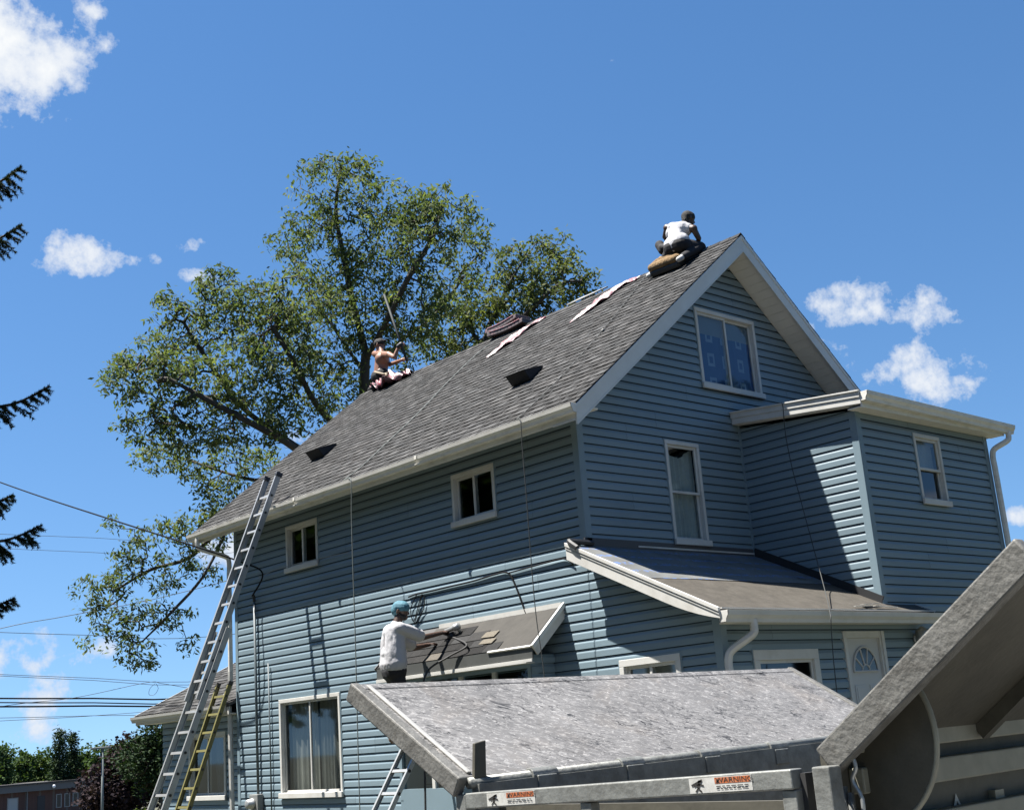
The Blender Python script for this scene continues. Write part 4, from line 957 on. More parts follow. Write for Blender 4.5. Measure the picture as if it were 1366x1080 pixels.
# ------------------------------------------------------------------ spruce whose branch tips reach into the picture
def spruce():
    rs = np.random.RandomState(3); D = 10.0
    c = pt(-250, 600, D); base = np.array([c[0], c[1], 0.0])
    T = thing('spruce_tree', tuple(base), 'dark spruce whose drooping branch tips hang beside the power lines', 'tree')
    H = 9.6
    tr = MB(); tr.tube([base+(0, 0, -.1), base+(.02, 0, 3), base+(-.02, .03, 6), base+(0, 0, H)], [.17, .13, .08, .01], 10); tr.build('trunk', BARK, T, True)
    tips = [pt(29, 222, D), pt(29, 300, D+.1), pt(66, 515, D-.1), pt(18, 660, D+.3), pt(56, 700, D), pt(20, 797, D+.2), pt(-14, 420, D), pt(-20, 860, D+.1)]
    out = []
    for tp in tips: out.append((tp, True))
    for i in range(64):
        h = .8+(H-1.0)*i/64; a = i*2.399; r = (H-h)*.26+.25
        q = base+np.array([math.cos(a)*r, math.sin(a)*r, h-.25*r])
        d = q-CAM; v = MC @ d; px = 683+FPX*v[0]/v[2] if v[2] > 0 else -999
        if px > -60 and v[2] > 0: continue
        out.append((q, False))
    wood = MB(); Vn = []; tints = []
    for (tp, fine) in out:
        r = np.linalg.norm((tp-base)[:2]); st = np.array([base[0], base[1], tp[2]+.18*r])
        path = smooth_path([st, st+(tp-st)*.45+np.array([0, 0, -.10*r]), st+(tp-st)*.8+np.array([0, 0, -.10*r]), tp], 6)
        wood.tube(path, list(np.linspace(.028, .005, len(path))), 5)
        L = len(path); twigs = []
        ax = tp-st; ax /= np.linalg.norm(ax); sd_ = np.cross(ax, (0, 0, 1)); sd_ /= np.linalg.norm(sd_)
        nt_ = 40 if fine else 9
        for k in range(nt_):
            t = (k+.5)/nt_; p = path[int(t*(L-1))]; ln_ = (.30*(1-t)+.07)*rs.uniform(.7, 1.2)
            for s_ in (-1, 1):
                d = ax*rs.uniform(.5, .9)+sd_*s_*rs.uniform(.5, .9)+np.array([0, 0, rs.uniform(-.75, -.05)]); d /= np.linalg.norm(d); e = p+d*ln_; wood.tube([p, e], [.005, .002], 3); twigs.append((p, e))
                if fine and ln_ > .14:
                    for w_ in (.45, .75):
                        d2 = d+sd_*rs.uniform(-.8, .8)+np.array([0, 0, -.6]); d2 /= np.linalg.norm(d2); b0 = p+d*ln_*w_; twigs.append((b0, b0+d2*ln_*.5))
        twigs.append((path[-4], tp)); 
        if fine: twigs += [(path[i], path[i+1]) for i in range(L-1)]
        for (p, e) in twigs:
            l = np.linalg.norm(e-p); n = int((l/.0011 if fine else l/.016))+4; u = (e-p)/(l+1e-9)
            tt = rs.rand(n); g_ = rs.normal(size=(n, 3)); g_ -= (g_ @ u)[:, None]*u; g_ /= np.linalg.norm(g_, axis=1)[:, None]+1e-9
            a = p+(e-p)*tt[:, None]; nl = rs.uniform(.018, .032, n)*(1 if fine else 2.2); d = g_*.85+u*.6; d /= np.linalg.norm(d, axis=1)[:, None]
            w = np.cross(d, rs.normal(size=(n, 3))); w /= np.linalg.norm(w, axis=1)[:, None]+1e-9; w *= (.0030 if fine else .008)
            Vn.append(np.stack([a-w, a+w, a+d*nl[:, None]], 1).reshape(-1, 3)); tints.append(np.clip(rs.normal(.4, .2, n), 0, 1))
    wood.build('branches', BARK, T)
    v = np.concatenate(Vn); f = np.arange(len(v)).reshape(-1, 3)
    me = np_mesh('needles', v, f, np.concatenate(tints)); me.materials.append(NEEDLE); link('needles', me, T)
spruce()

# ------------------------------------------------------------------ dump trailer with folded-out wing panels
GALV = bpy.data.materials.new('scratched_panel_metal'); GALV.use_nodes = True
nt = GALV.node_tree; nn = nt.nodes; ln = nt.links; b_ = nn['Principled BSDF']; b_.inputs['Roughness'].default_value = .55; b_.inputs['Metallic'].default_value = .15
t_ = nn.new('ShaderNodeTexCoord')
def nse(scale, det, rough, st=(1, 1, 1), dist=0, rot=(0, 0, 0)):
    mp = nn.new('ShaderNodeMapping'); mp.inputs['Scale'].default_value = st; mp.inputs['Rotation'].default_value = rot; ln.new(t_.outputs['Object'], mp.inputs[0])
    n = nn.new('ShaderNodeTexNoise'); n.inputs['Scale'].default_value = scale; n.inputs['Detail'].default_value = det; n.inputs['Roughness'].default_value = rough; n.inputs['Distortion'].default_value = dist; ln.new(mp.outputs[0], n.inputs['Vector']); return n.outputs['Fac']
def nsd(scale, det, rough, th, sx, sy, dist=0):               # noise drawn out along the scuffing direction
    mp = nn.new('ShaderNodeMapping'); mp.vector_type = 'TEXTURE'; mp.inputs['Rotation'].default_value = (0, 0, th); mp.inputs['Scale'].default_value = (sx, sy, 1); ln.new(t_.outputs['Object'], mp.inputs[0])
    n = nn.new('ShaderNodeTexNoise'); n.inputs['Scale'].default_value = scale; n.inputs['Detail'].default_value = det; n.inputs['Roughness'].default_value = rough; n.inputs['Distortion'].default_value = dist; ln.new(mp.outputs[0], n.inputs['Vector']); return n.outputs['Fac']
def rng(x, a, b, c, d):
    r = nn.new('ShaderNodeMapRange'); r.inputs[1].default_value = a; r.inputs[2].default_value = b; r.inputs[3].default_value = c; r.inputs[4].default_value = d; ln.new(x, r.inputs[0]); return r.outputs[0]
v1 = rng(nse(2.4, 10, .75), .3, .7, .085, .165)
fl1 = mth('ADD', rng(nsd(44, 6, .75, -.55, 2.2, .8, .5), .50, .66, 0, .15), rng(nsd(55, 3, .6, .5, 2.2, .7, .3), .60, .70, 0, .12))
dk = rng(nsd(36, 5, .7, -.6, 2.6, .8, .8), .60, .66, 0, 1)
dk2 = rng(nse(6, 9, .8, (1, 1, 1), .6), .64, .70, 0, 1)
sc1 = rng(mth('ABSOLUTE', mth('SUBTRACT', nsd(7, 3, .55, -.5, 4.5, .8, 1.0), .5)), .002, .012, 1, 0)
sc2 = rng(mth('ABSOLUTE', mth('SUBTRACT', nsd(11, 3, .55, -.95, 4.0, .8, 1.2), .47)), .002, .012, 1, 0)
val = mth('ADD', v1, fl1)
val = mth('MULTIPLY', val, mth('SUBTRACT', 1, mth('MULTIPLY', dk, .75)))
val = mth('MULTIPLY', val, mth('SUBTRACT', 1, mth('MULTIPLY', dk2, .5)))
val = mth('MULTIPLY', val, mth('SUBTRACT', 1, mth('MULTIPLY', mth('MAXIMUM', sc1, sc2), mth('MULTIPLY', rng(nse(3, 4, .6), .42, .55, 0, 1), .85))))
cmb = nn.new('ShaderNodeCombineColor'); 
stn = mth('MULTIPLY', rng(nse(1.7, 7, .7, (1, 1, 1), .8), .52, .68, 0, 1), .10)
val = mth('MULTIPLY', val, 1.0)
ln.new(mth('MULTIPLY', val, 1.02), cmb.inputs[0]); ln.new(mth('MULTIPLY', val, mth('SUBTRACT', 1, mth('MULTIPLY', stn, .5))), cmb.inputs[1]); ln.new(mth('MULTIPLY', val, mth('SUBTRACT', .98, stn)), cmb.inputs[2]); ln.new(cmb.outputs[0], b_.inputs['Base Color'])
bp_ = nn.new('ShaderNodeBump'); bp_.inputs['Strength'].default_value = .35; bp_.inputs['Distance'].default_value = .006; ln.new(val, bp_.inputs['Height']); ln.new(bp_.outputs[0], b_.inputs['Normal'])
RAIL = mat('galvanised_rail', (.17, .175, .165), .5, metal=.25, var=.25, scale=14, bump=.15, bscale=50, dirt=(.07, .068, .06), dirt_scale=9, dirt_amt=.7)
OLIVE = mat('olive_paint_and_shade', (.060, .056, .043), .6, var=.2, scale=5, bump=.1, bscale=30, dirt=(.03, .028, .02), dirt_scale=3, dirt_amt=.7)
BEIGE = mat('beige_grey_rib', (.20, .195, .155), .55, var=.15, scale=6, dirt=(.12, .115, .09), dirt_scale=4, dirt_amt=.6)
LIPM = mat('worn_lip_metal', (.105, .104, .097), .6, metal=.1, var=.3, scale=8, bump=.3, bscale=40, dirt=(.045, .042, .036), dirt_scale=11, dirt_amt=.75)
TX0, TX1, TYF, TYN = -7.206, -3.55, -6.105, -7.97
trailer = thing('dump_trailer', (-5.4, -7.0, 0), 'grey metal dump trailer with scratched wing panels folded out over its sides', 'trailer')
def wing_panel(y0, z0, y1, z1, x0, x1, lip_h, name):
    d = np.array([0, y1-y0, z1-z0]); L = np.linalg.norm(d); d /= L; n = np.cross((1, 0, 0), d)
    if n[2] < 0: n = -n
    f = lambda x, t, o: np.array([x, y0, z0])+d*t+n*o
    mb = MB(); mb.hexa([f(x0, 0, -.012), f(x1, 0, -.012), f(x1, L, -.012), f(x0, L, -.012), f(x0, 0, 0), f(x1, 0, 0), f(x1, L, 0), f(x0, L, 0)])
    W = mb.build('wing_panel', GALV, trailer)
    mb = MB(); mb.hexa([f(x0-.004, -.02, -lip_h), f(x0+.05, -.02, -lip_h), f(x0+.05, L+.02, -lip_h), f(x0-.004, L+.02, -lip_h), f(x0-.004, -.02, .010), f(x0+.05, -.02, .010), f(x0+.05, L+.02, .010), f(x0-.004, L+.02, .010)])
    bevel(mb.build('end_lip', LIPM, W), .008)
    mb = MB(); mb.hexa([f(x0+.075, .02, .0), f(x0+.10, .02, 0), f(x0+.10, L-.01, 0), f(x0+.075, L-.01, 0), f(x0+.075, .02, .012), f(x0+.10, .02, .012), f(x0+.10, L-.01, .012), f(x0+.075, L-.01, .012)]); bevel(mb.build('weld_bead', mat('sunlit_bead', (.26, .26, .25), .5, var=.2, scale=20), W), .005)  # paler than the panel: the sunlit ridge is put into the colour
    mb = MB(); mb.hexa([f(x1-.05, -.02, -lip_h), f(x1, -.02, -lip_h), f(x1, L+.02, -lip_h), f(x1-.05, L+.02, -lip_h), f(x1-.05, -.02, .01), f(x1, -.02, .01), f(x1, L+.02, .01), f(x1-.05, L+.02, .01)]); bevel(mb.build('end_lip', LIPM, W), .008)
    mb = MB(); mb.hexa([f(x0+.051, L-.04, -lip_h*.8), f(x1-.051, L-.04, -lip_h*.8), f(x1-.051, L+.015, -lip_h*.8), f(x0+.051, L+.015, -lip_h*.8), f(x0+.051, L-.04, .004), f(x1-.051, L-.04, .004), f(x1-.051, L+.015, .004), f(x0+.051, L+.015, .004)]); bevel(mb.build('edge_channel', GALV, W), .006)
    mb = MB(); mb.quad(f(x0+.051, .03, -.0135), f(x1-.051, .03, -.0135), f(x1-.051, L-.041, -.0135), f(x0+.051, L-.041, -.0135)); mb.build('underside_shade_sheet', OLIVE, W)  # dark sheet added below the panel, its colour stands for the underside's shade
    for xs in np.arange(x0+.95, x1-.2, .9):
        mb = MB(); mb.hexa([f(xs, .05, -.07), f(xs+.05, .05, -.07), f(xs+.05, L-.05, -.05), f(xs, L-.05, -.05), f(xs, .05, -.0145), f(xs+.05, .05, -.0145), f(xs+.05, L-.05, -.0145), f(xs, L-.05, -.0145)]); mb.build('stiffener', OLIVE, W)
    return W
wf = wing_panel(TYF, 1.433, -5.333, 1.887, TX0, TX1, .085, 'far')
wn_ = wing_panel(TYN, 1.478, -8.765, 2.047, -7.12, TX1, .095, 'near')
# hinges along the far side
hb = MB(); hb.tube([(TX0+.06, TYF-.01, 1.405), (TX1, TYF-.01, 1.435)], .026, 10); hb.build('hinge_tube', RAIL, trailer, True)
for k in range(6):
    x = TX0+.42+k*.6; hb = MB(); hb.tube([(x, TYF-.012, 1.409+.003*k), (x+.16, TYF-.012, 1.410+.003*k)], .036, 10); hb.box(x+.02, x+.14, TYF-.058, TYF-.03, 1.33, 1.41); bevel(hb.build('hinge', RAIL, trailer), .004)
# upright stop at the hinge
st_ = pl(640, 1018, 1, TYF-.03); up_ = MB(); up_.hexa([st_+(-.035, 0, -.06), st_+(.035, 0, -.06), st_+(.035, .02, -.06), st_+(-.035, .02, -.06), st_+(-.02, .0, .09), st_+(.045, 0, .10), st_+(.045, .02, .10), st_+(-.02, .02, .09)]); bevel(up_.build('stop_bracket', OLIVE, trailer), .004)
# box walls and floor
wb = MB(); wb.hexa([(-7.12, TYF-.05, .75), (TX1, TYF-.05, .75), (TX1, TYF, .75), (-7.12, TYF, .75), (-7.12, TYF-.05, 1.40), (TX1, TYF-.05, 1.43), (TX1, TYF, 1.43), (-7.12, TYF, 1.40)]); wb.build('far_wall', RAIL, trailer)
wb = MB(); wb.box(-7.06, TX1, TYN, TYN+.05, .75, 1.47); nw = wb.build('near_wall', OLIVE, trailer)
wb = MB(); wb.box(TX1-.06, TX1, TYN+.051, TYF-.051, .75, 1.40); wb.build('front_wall', RAIL, trailer)
wb = MB(); wb.box(-7.15, TX1, TYN+.001, TYF-.001, .66, .749); wb.build('bed_floor', OLIVE, trailer)
yo = -8.03
def rz(px, py): return pl(px, py, 1, yo)[2]
for (ya, yb, x) in ((968, 994, 1231), (1013, 1047, 1228), (1085, 1130, 1228)):
    za, zb = rz(x, yb), rz(x, ya); mb = MB(); mb.box(-6.98, TX1-.02, yo, TYN-.001, za, zb); bevel(mb.build('side_rib', BEIGE, nw), .006)
for x in (-6.05, -5.1, -4.2):
    mb = MB(); mb.box(x, x+.07, TYN-.03, TYN-.001, .76, 1.25); mb.build('side_post', BEIGE, nw)
# rounded gusset under the near wing
gc = (-7.99, 1.50); arc = [np.array([-6.95, gc[0]-.315*math.cos(a), gc[1]+.315*math.sin(a)]) for a in np.linspace(math.radians(30), math.radians(-118), 26)]
mb = MB(); mb.prism([np.array([-6.95, -7.98, 1.452])]+arc, (.012, 0, 0)); gs = mb.build('gusset_plate', OLIVE, trailer)
mb = MB(); mb.tube([p+np.array([.006, 0, 0]) for p in arc], .010, 6); mb.build('gusset_rim', BEIGE, gs, True)
# tailgate: top rail, posts, dark recessed gate, latch
A_ = np.array([-7.174, -6.16, 1.366-.033]); N_ = np.array([-7.174, -7.90, 1.416-.033])
def rl(s): return A_+(N_-A_)*s
tg = MB(); tg.bar(A_, N_, .07, .066); rail = bevel(tg.build('tailgate_rail', RAIL, trailer), .006, 3)
for s_ in (.42, .985):
    p = rl(s_); mb = MB(); mb.box(p[0]-.025, p[0]+.025, p[1]-.03, p[1]+.03, .76, p[2]-.035); bevel(mb.build('tailgate_post', RAIL, trailer), .004)
mb = MB(); mb.box(-7.02, -6.99, TYN+.06, TYF-.06, .75, 1.30); mb.build('tailgate_panel', OLIVE, trailer)
mb = MB(); mb.box(-7.165, -7.10, -7.925, -7.905, .7, 1.40); mb.build('gap_shade_strip', BLACKR, trailer)  # black strip added to stand for the dark gap beside the post
p = pl(1103, 1040, 0, -7.17); mb = MB(); mb.box(-7.20, -7.13, p[1]-.035, p[1]+.035, .6, 1.42); bevel(mb.build('corner_post', RAIL, trailer), .005)
mb = MB(); mb.box(-7.19, -7.13, -6.14, -6.07, .6, 1.36); bevel(mb.build('corner_post', RAIL, trailer), .005)
p = pl(1140, 1040, 0, -7.08); lat = MB(); lat.tube(smooth_path([p+(0, 0, .09), p+(0, -.012, .04), p+(0, .008, 0), p+(0, -.02, -.06), p+(0, -.01, -.16)], 4), .008, 6); lat.build('latch_chain', ALU, trailer, True)
lat = MB(); lat.tube([p+(.01, .06, -.02), p+(.01, .06, -.2)], .018, 8); lat.tube([p+(.01, .03, -.04), p+(.01, .03, -.2)], .012, 8); lat.build('latch_rod', RAIL, trailer, True)
# warning labels on the rail
WHT = mat('label_white', (.42, .42, .40), .5, var=.1, scale=30, dirt=(.2, .19, .17), dirt_scale=40, dirt_amt=.6); ORG = mat('label_orange', (.36, .10, .03), .5, var=.15, scale=40, dirt=(.2, .19, .17), dirt_scale=50, dirt_amt=.7); INK = mat('label_ink', (.02, .018, .016), .6)
def text_mesh(body, size):
    cu = bpy.data.curves.new('txt', 'FONT'); cu.body = body; cu.size = size; cu.align_x = 'CENTER'; cu.align_y = 'CENTER'
    o = bpy.data.objects.new('txt', cu); col.objects.link(o); dg = bpy.context.evaluated_depsgraph_get(); me = bpy.data.meshes.new_from_object(o.evaluated_get(dg)); bpy.data.objects.remove(o); return me
def label_on_rail(px0, px1, full=True):
    f0 = pl(px0, 1040, 0, -7.21)[1]; f1 = pl(px1, 1040, 0, -7.21)[1]; w = abs(f1-f0); yc = (f0+f1)/2; zc = A_[2]+(N_[2]-A_[2])*(A_[1]-yc)/(A_[1]-N_[1]); tilt = math.atan2(N_[2]-A_[2], A_[1]-N_[1])
    X = np.array([0, -math.cos(tilt), math.sin(tilt)]); Y = np.array([0, math.sin(tilt), math.cos(tilt)]); nx = np.array([-1, 0, 0]); c0 = np.array([-7.2095, yc, zc]); h = .052
    q = lambda u, v, o: c0+X*u*w+Y*v*h+nx*o
    mb = MB(); mb.hexa([q(-.5, -.5, 0), q(.5, -.5, 0), q(.5, .5, 0), q(-.5, .5, 0), q(-.5, -.5, .001), q(.5, -.5, .001), q(.5, .5, .001), q(-.5, .5, .001)]); L = mb.build('warning_label', WHT, trailer)
    mb = MB(); mb.quad(q(-.08, .06, .0018), q(.48, .06, .0018), q(.48, .46, .0018), q(-.08, .46, .0018)); mb.build('warning_band', ORG, L)
    me = text_mesh('WARNING', .024); me.materials.append(INK); o = link('warning_text', me, L)
    M4 = Matrix.Identity(4)
    for i in range(3): M4[i][0] = X[i]*w/.20; M4[i][1] = Y[i]; M4[i][2] = nx[i]
    M4.translation = Vector(q(.23, .26, .0026)); o.matrix_parent_inverse = Matrix.Identity(4); o.matrix_local = M4
    mb = MB()                                               # warning triangle, falling figure, two text lines
    mb.poly([q(-.06, .12, .0026), q(.0, .12, .0026), q(-.03, .40, .0026)])
    mb.poly([q(-.32+.035*math.cos(a), .26+.11*math.sin(a), .0026) for a in np.linspace(0, 6.28, 10)])
    def stroke(u0, v0, u1, v1, t=.02):
        d = np.array([(u1-u0)*w, (v1-v0)*h]); d /= np.linalg.norm(d); n2 = np.array([-d[1], d[0]])*.0028*t/.02
        a, b = q(u0, v0, .0026), q(u1, v1, .0026); e = X*n2[0]+Y*n2[1]; mb.quad(a-e, b-e, b+e, a+e)
    stroke(-.33, .14, -.36, -.18, .04); stroke(-.36, -.18, -.30, -.42); stroke(-.36, -.18, -.40, -.42); stroke(-.34, .08, -.26, -.02); stroke(-.34, .08, -.42, -.05); stroke(-.46, .02, -.28, .36, .025)
    for v in (-.12, -.28):
        u = -.06
        while u < .44: l = rnd.uniform(.03, .09); stroke(u, v, u+l, v, .012); u += l+.02
    tag(mb.build('warning_pictogram', INK, L), kind='stuff')
label_on_rail(919, 1003); label_on_rail(648, 712)
# triangular hazard decal on the near wall
c0 = pl(1278, 1078, 1, yo+.055); tri = MB(); s3 = .07
tri.poly([(c0[0]-s3, yo+.0545, c0[2]-s3*.9), (c0[0]+s3, yo+.0545, c0[2]-s3*.9), (c0[0], yo+.0545, c0[2]+s3*.8)]); td = tri.build('hazard_decal', WHT, trailer)
tri = MB(); tri.poly([(c0[0]-s3*.62, yo+.0525, c0[2]-s3*.72), (c0[0]+s3*.62, yo+.0525, c0[2]-s3*.72), (c0[0], yo+.0525, c0[2]+s3*.42)]); tri.build('hazard_triangle', INK, td)
# running gear
ch = MB()
for y in (TYN+.35, TYF-.45): ch.box(-7.1, TX1+.2, y, y+.10, .50, .66)
for x in (-6.9, -5.9, -4.9, -3.9): ch.box(x, x+.08, TYN+.451, TYF-.451, .56, .64)
ch.box(-5.9, -5.8, TYN-.05, TYF+.05, .34, .42); ch.box(-5.05, -4.95, TYN-.05, TYF+.05, .34, .42); ch.box(-5.9, -4.95, TYN+.37, TYN+.43, .34, .50); ch.box(-5.9, -4.95, TYF-.43, TYF-.37, .34, .50)
ch.box(TX1+.2, -2.2, -7.08, -6.96, .50, .62); ch.bar((TX1+.2, TYN+.4, .56), (-2.3, -7.05, .56), .08, .1); ch.bar((TX1+.2, TYF-.4, .56), (-2.3, -6.98, .56), .08, .1); ch.box(-2.6, -2.5, -7.07, -6.97, 0, .75)
bevel(ch.build('chassis', BLACKP, trailer), .005)
for x in (-5.85, -5.0):
    for y, sg in ((TYN-.02, -1), (TYF+.02, 1)):
        w = MB(); w.lathe((x, y-.10*sg, .36), [(0, .2), (.0, .33), (.03, .355), (.17, .355), (.20, .33), (.20, .2), (.12, .19)], 22, (0, sg, 0)); wh = w.build('wheel', BLACKR, trailer, True)
        w = MB(); w.lathe((x, y+.02*sg, .36), [(0, .19), (.05, .19), (.055, .12), (.075, .06), (.08, .03)], 16, (0, sg, 0)); w.build('rim', ALU, wh, True)

# ------------------------------------------------------------------ ladders
def ladder(name, label, foot, head, wvec, matl, rung0=.3, sections=1, overlap=.4, caps=None, rail_w=.075, rail_t=.03, width=.40, feet=True):
    foot = np.array(foot, float); head = np.array(head, float); w = np.array(wvec, float); w /= np.linalg.norm(w); d = head-foot; L = np.linalg.norm(d); d /= L; n = np.cross(d, w); n = n if n[2] > 0 else -n
    T = thing(name, tuple(foot), label, 'ladder')
    secs = [(0, L, 0, width)] if sections == 1 else [(0, L*(.5+overlap/2), 0.0, width), (L*(.5-overlap/2), L, .055, width-.075)]
    for si, (a, b, off, wd) in enumerate(secs):
        for s_ in (-1, 1):
            c = foot+w*s_*wd/2+n*off; mb = MB()
            mb.bar(c+d*a, c+d*b, rail_t*.35, rail_w, n); e = w*s_*rail_t*-.4
            mb.bar(c+d*a+e+n*rail_w*.46, c+d*b+e+n*rail_w*.46, rail_t, rail_w*.09, n); mb.bar(c+d*a+e-n*rail_w*.46, c+d*b+e-n*rail_w*.46, rail_t, rail_w*.09, n)
            R_ = mb.build('rail', matl, T)
            if caps is not None and si == len(secs)-1:
                mb = MB(); mb.obox(c+d*(b+.0), d*.035, w*.026, n*rail_w*.62); bevel(mb.build('end_cap', caps, R_), .01)
            if feet and si == 0:
                mb = MB(); mb.obox(c+d*.03, d*.05, w*.03, n*.06); mb.build('foot', BLACKR, R_)
        t = a+rung0
        while t < b-.12:
            c = foot+d*t+n*off; mb = MB(); mb.tube([c-w*(wd/2+.012), c+w*(wd/2+.012)], .017, 8); mb.obox(c+n*.012, w*wd/2*.99, d*.019, n*.006); rg = mb.build('rung', matl, T)
            mb = MB()
            for s_ in (-1, 1): mb = MB(); mb.tube([c+w*s_*(wd/2+.006), c+w*s_*(wd/2+.016)], .021, 8); mb.build('rung_end', BLACKP, rg)
            t += .305
    return T
BLUECAP = mat('navy_rubber', (.012, .018, .03), .6)
foot = np.array([-2.70, 6.68, 0.0]); gp = np.array([-.53, 6.52, 5.40]); dirl = gp-foot; head = foot+dirl*1.085
ladder('extension_ladder', 'tall aluminium extension ladder leaning against the long eave gutter', foot, head, (0, 1, 0), ALU, .30, 2, .18, BLUECAP, width=.45, rail_w=.095)
YEL = mat('yellow_fibreglass', (.115, .105, .032), .5, var=.12, scale=8, dirt=(.07, .06, .03), dirt_scale=7, dirt_amt=.5)
p = pl(299, 912, 0, -.12); foot2 = np.array([-1.15, p[1]+.12, 0]); d2 = (p-foot2); p2 = pl(268, 912, 0, -.12)
ladder('fibreglass_ladder', 'short yellow fibreglass ladder standing beside the tall aluminium one', foot2, foot2+d2, (0, 1, 0), YEL, .3, 1, caps=BLACKR, rail_w=.07, rail_t=.035, width=.42)
lp = np.array([-1.95, 2.55, 0]); lh = np.array([-.46, 2.42, 2.30])
ladder('work_ladder', 'aluminium ladder under the worker at the small bay roof', lp, lh, (0, 1, 0), ALU, .28, 1, caps=BLACKR, width=.36, rail_w=.06)

# ------------------------------------------------------------------ roof vents
VENT = mat('dark_vent_metal', (.006, .007, .009), .7, var=.2, scale=20)
def roof_vent(y, t, label):
    w, l, h = .20, .20, .20
    T = thing('roof_vent', tuple(rp(y, t)), label, 'roof vent')
    mb = MB(); mb.hexa([rp(y-w*1.3, t-l*1.2, .014), rp(y+w*1.3, t-l*1.2, .014), rp(y+w*1.3, t+l*1.6, .010), rp(y-w*1.3, t+l*1.6, .010), rp(y-w*1.3, t-l*1.2, .019), rp(y+w*1.3, t-l*1.2, .019), rp(y+w*1.3, t+l*1.6, .014), rp(y-w*1.3, t+l*1.6, .014)])
    mb = MB(); mb.hexa([rp(y-w, t-l, .012), rp(y+w, t-l, .012), rp(y+w*.8, t+l, .012), rp(y-w*.8, t+l, .012), rp(y-w, t-l*1.05, h), rp(y+w, t-l*1.05, h), rp(y+w*.8, t+l*.95, .035), rp(y-w*.8, t+l*.95, .035)]); bevel(mb.build('hood', VENT, T), .012, 3)
    mb = MB(); mb.hexa([rp(y-w*1.05, t-l*1.15, h-.012), rp(y+w*1.05, t-l*1.15, h-.012), rp(y+w*.84, t+l*.98, .034), rp(y-w*.84, t+l*.98, .034), rp(y-w*1.05, t-l*1.15, h+.004), rp(y+w*1.05, t-l*1.15, h+.004), rp(y+w*.84, t+l*.98, .046), rp(y-w*.84, t+l*.98, .046)]); bevel(mb.build('hood_lid', VENT, T), .006, 2)
def roof_t(px, py):
    q = onplane(px, py, NRM, rp(0, 0, 0)); return q[1], (q[0]-XE)/cs
y_, t_r = roof_t(706, 503); roof_vent(y_, t_r, 'black box vent on the roof slope near the gable end')
y_, t_r = roof_t(434, 604); roof_vent(y_, t_r, 'black box vent on the roof slope above the tall ladder')

# ------------------------------------------------------------------ loose wrapper sheets, bundles and boards on the ridge
WRAP = bpy.data.materials.new('printed_wrapper'); WRAP.use_nodes = True
nt = WRAP.node_tree; nn = nt.nodes; ln = nt.links; b_ = nn['Principled BSDF']; b_.inputs['Roughness'].default_value = .4
t_ = nn.new('ShaderNodeTexCoord')
r_ = nn.new('ShaderNodeValToRGB'); r_.color_ramp.interpolation = 'CONSTANT'
els = r_.color_ramp.elements; els[0].color = (.16, .025, .035, 1); els[1].position = .43; els[1].color = (.19, .085, .10, 1)
for pos, c in ((.48, (.20, .18, .18)), (.52, (.18, .05, .065)), (.56, (.20, .11, .125)), (.62, (.20, .185, .185))): e = els.new(pos); e.color = (*c, 1)
ln.new(nse(11, 4, .6, (1, 1, 1), 1.0), r_.inputs[0]); ln.new(r_.outputs[0], b_.inputs['Base Color'])
PAPER = mat('bundle_paper', (.06, .05, .05), .6, var=.3, scale=9, dirt=(.17, .09, .095), dirt_scale=6, dirt_amt=.9)
def surf(y, t, o):                                           # near slope up to the ridge, far slope beyond
    if t <= SL: return rp(y, t, o)
    q = rp(y, 2*SL-t, o); return mir(q)
def wrapper(name, label, pxs, w, seed, lift=.05):
    rs = np.random.RandomState(seed); pts = []
    for (x, y) in pxs:
        yy, tt = roof_t(x, y)
        if tt > SL-.06: yy, tt = pl(x, y, 0, XR)[1], SL-.06
        pts.append((yy, tt))
    n = 26; P2 = np.array(pts); cum = np.r_[0, np.cumsum(np.linalg.norm(np.diff(P2, axis=0), axis=1))]; L = cum[-1]
    rows = []; ph = rs.rand(8)*6
    for i in range(n+1):
        s_ = L*i/n; c = np.array([np.interp(s_, cum, P2[:, k]) for k in (0, 1)]); k = min(int(np.searchsorted(cum, s_, 'right')), len(cum)-1); d = P2[k]-P2[k-1]; d /= np.linalg.norm(d); nn2 = np.array([-d[1], d[0]])
        u = i/n; ww = w*(.25+.75*math.sin(math.pi*min(1, u*.9+.1))**.7)*(1+.3*math.sin(9*u+ph[0])); row = []
        for j in range(7):
            v = j/6-.5; q = c+nn2*v*ww+d*.04*math.sin(6*u+j+ph[1]); h = .022+lift*abs(math.sin(7*u+2.1*j+ph[2])*math.sin(13*u-1.3*j+ph[3]))*(.4+.6*math.sin(math.pi*u))
            row.append(surf(q[0], q[1], h))
        rows.append(row)
    mb = MB()
    for row in rows: mb.v += [tuple(p) for p in row]
    for i in range(n):
        for j in range(6): mb.f.append((i*7+j, i*7+j+1, (i+1)*7+j+1, (i+1)*7+j)); mb.c.append(None)
    o = mb.build(name, WRAP, None, True); sm = o.modifiers.new('thick', 'SOLIDIFY'); sm.thickness = .003
    return tag(o, label, 'wrapper')
wrapper('plastic_wrapper', 'pink and white plastic wrapper trailing down the roof from the stacked bundles', [(728, 422), (700, 442), (676, 460), (652, 478)], .25, 1, .05)
wrapper('plastic_wrapper', 'pink and white plastic wrapper draped over the ridge beside the white board', [(856, 366), (838, 378), (815, 393), (790, 412), (763, 431)], .26, 2, .055)
wrapper('plastic_wrapper', 'crumpled pink and white plastic wrapper at the feet of the shirtless worker', [(553, 489), (536, 497), (515, 507), (500, 515)], .42, 3, .26)
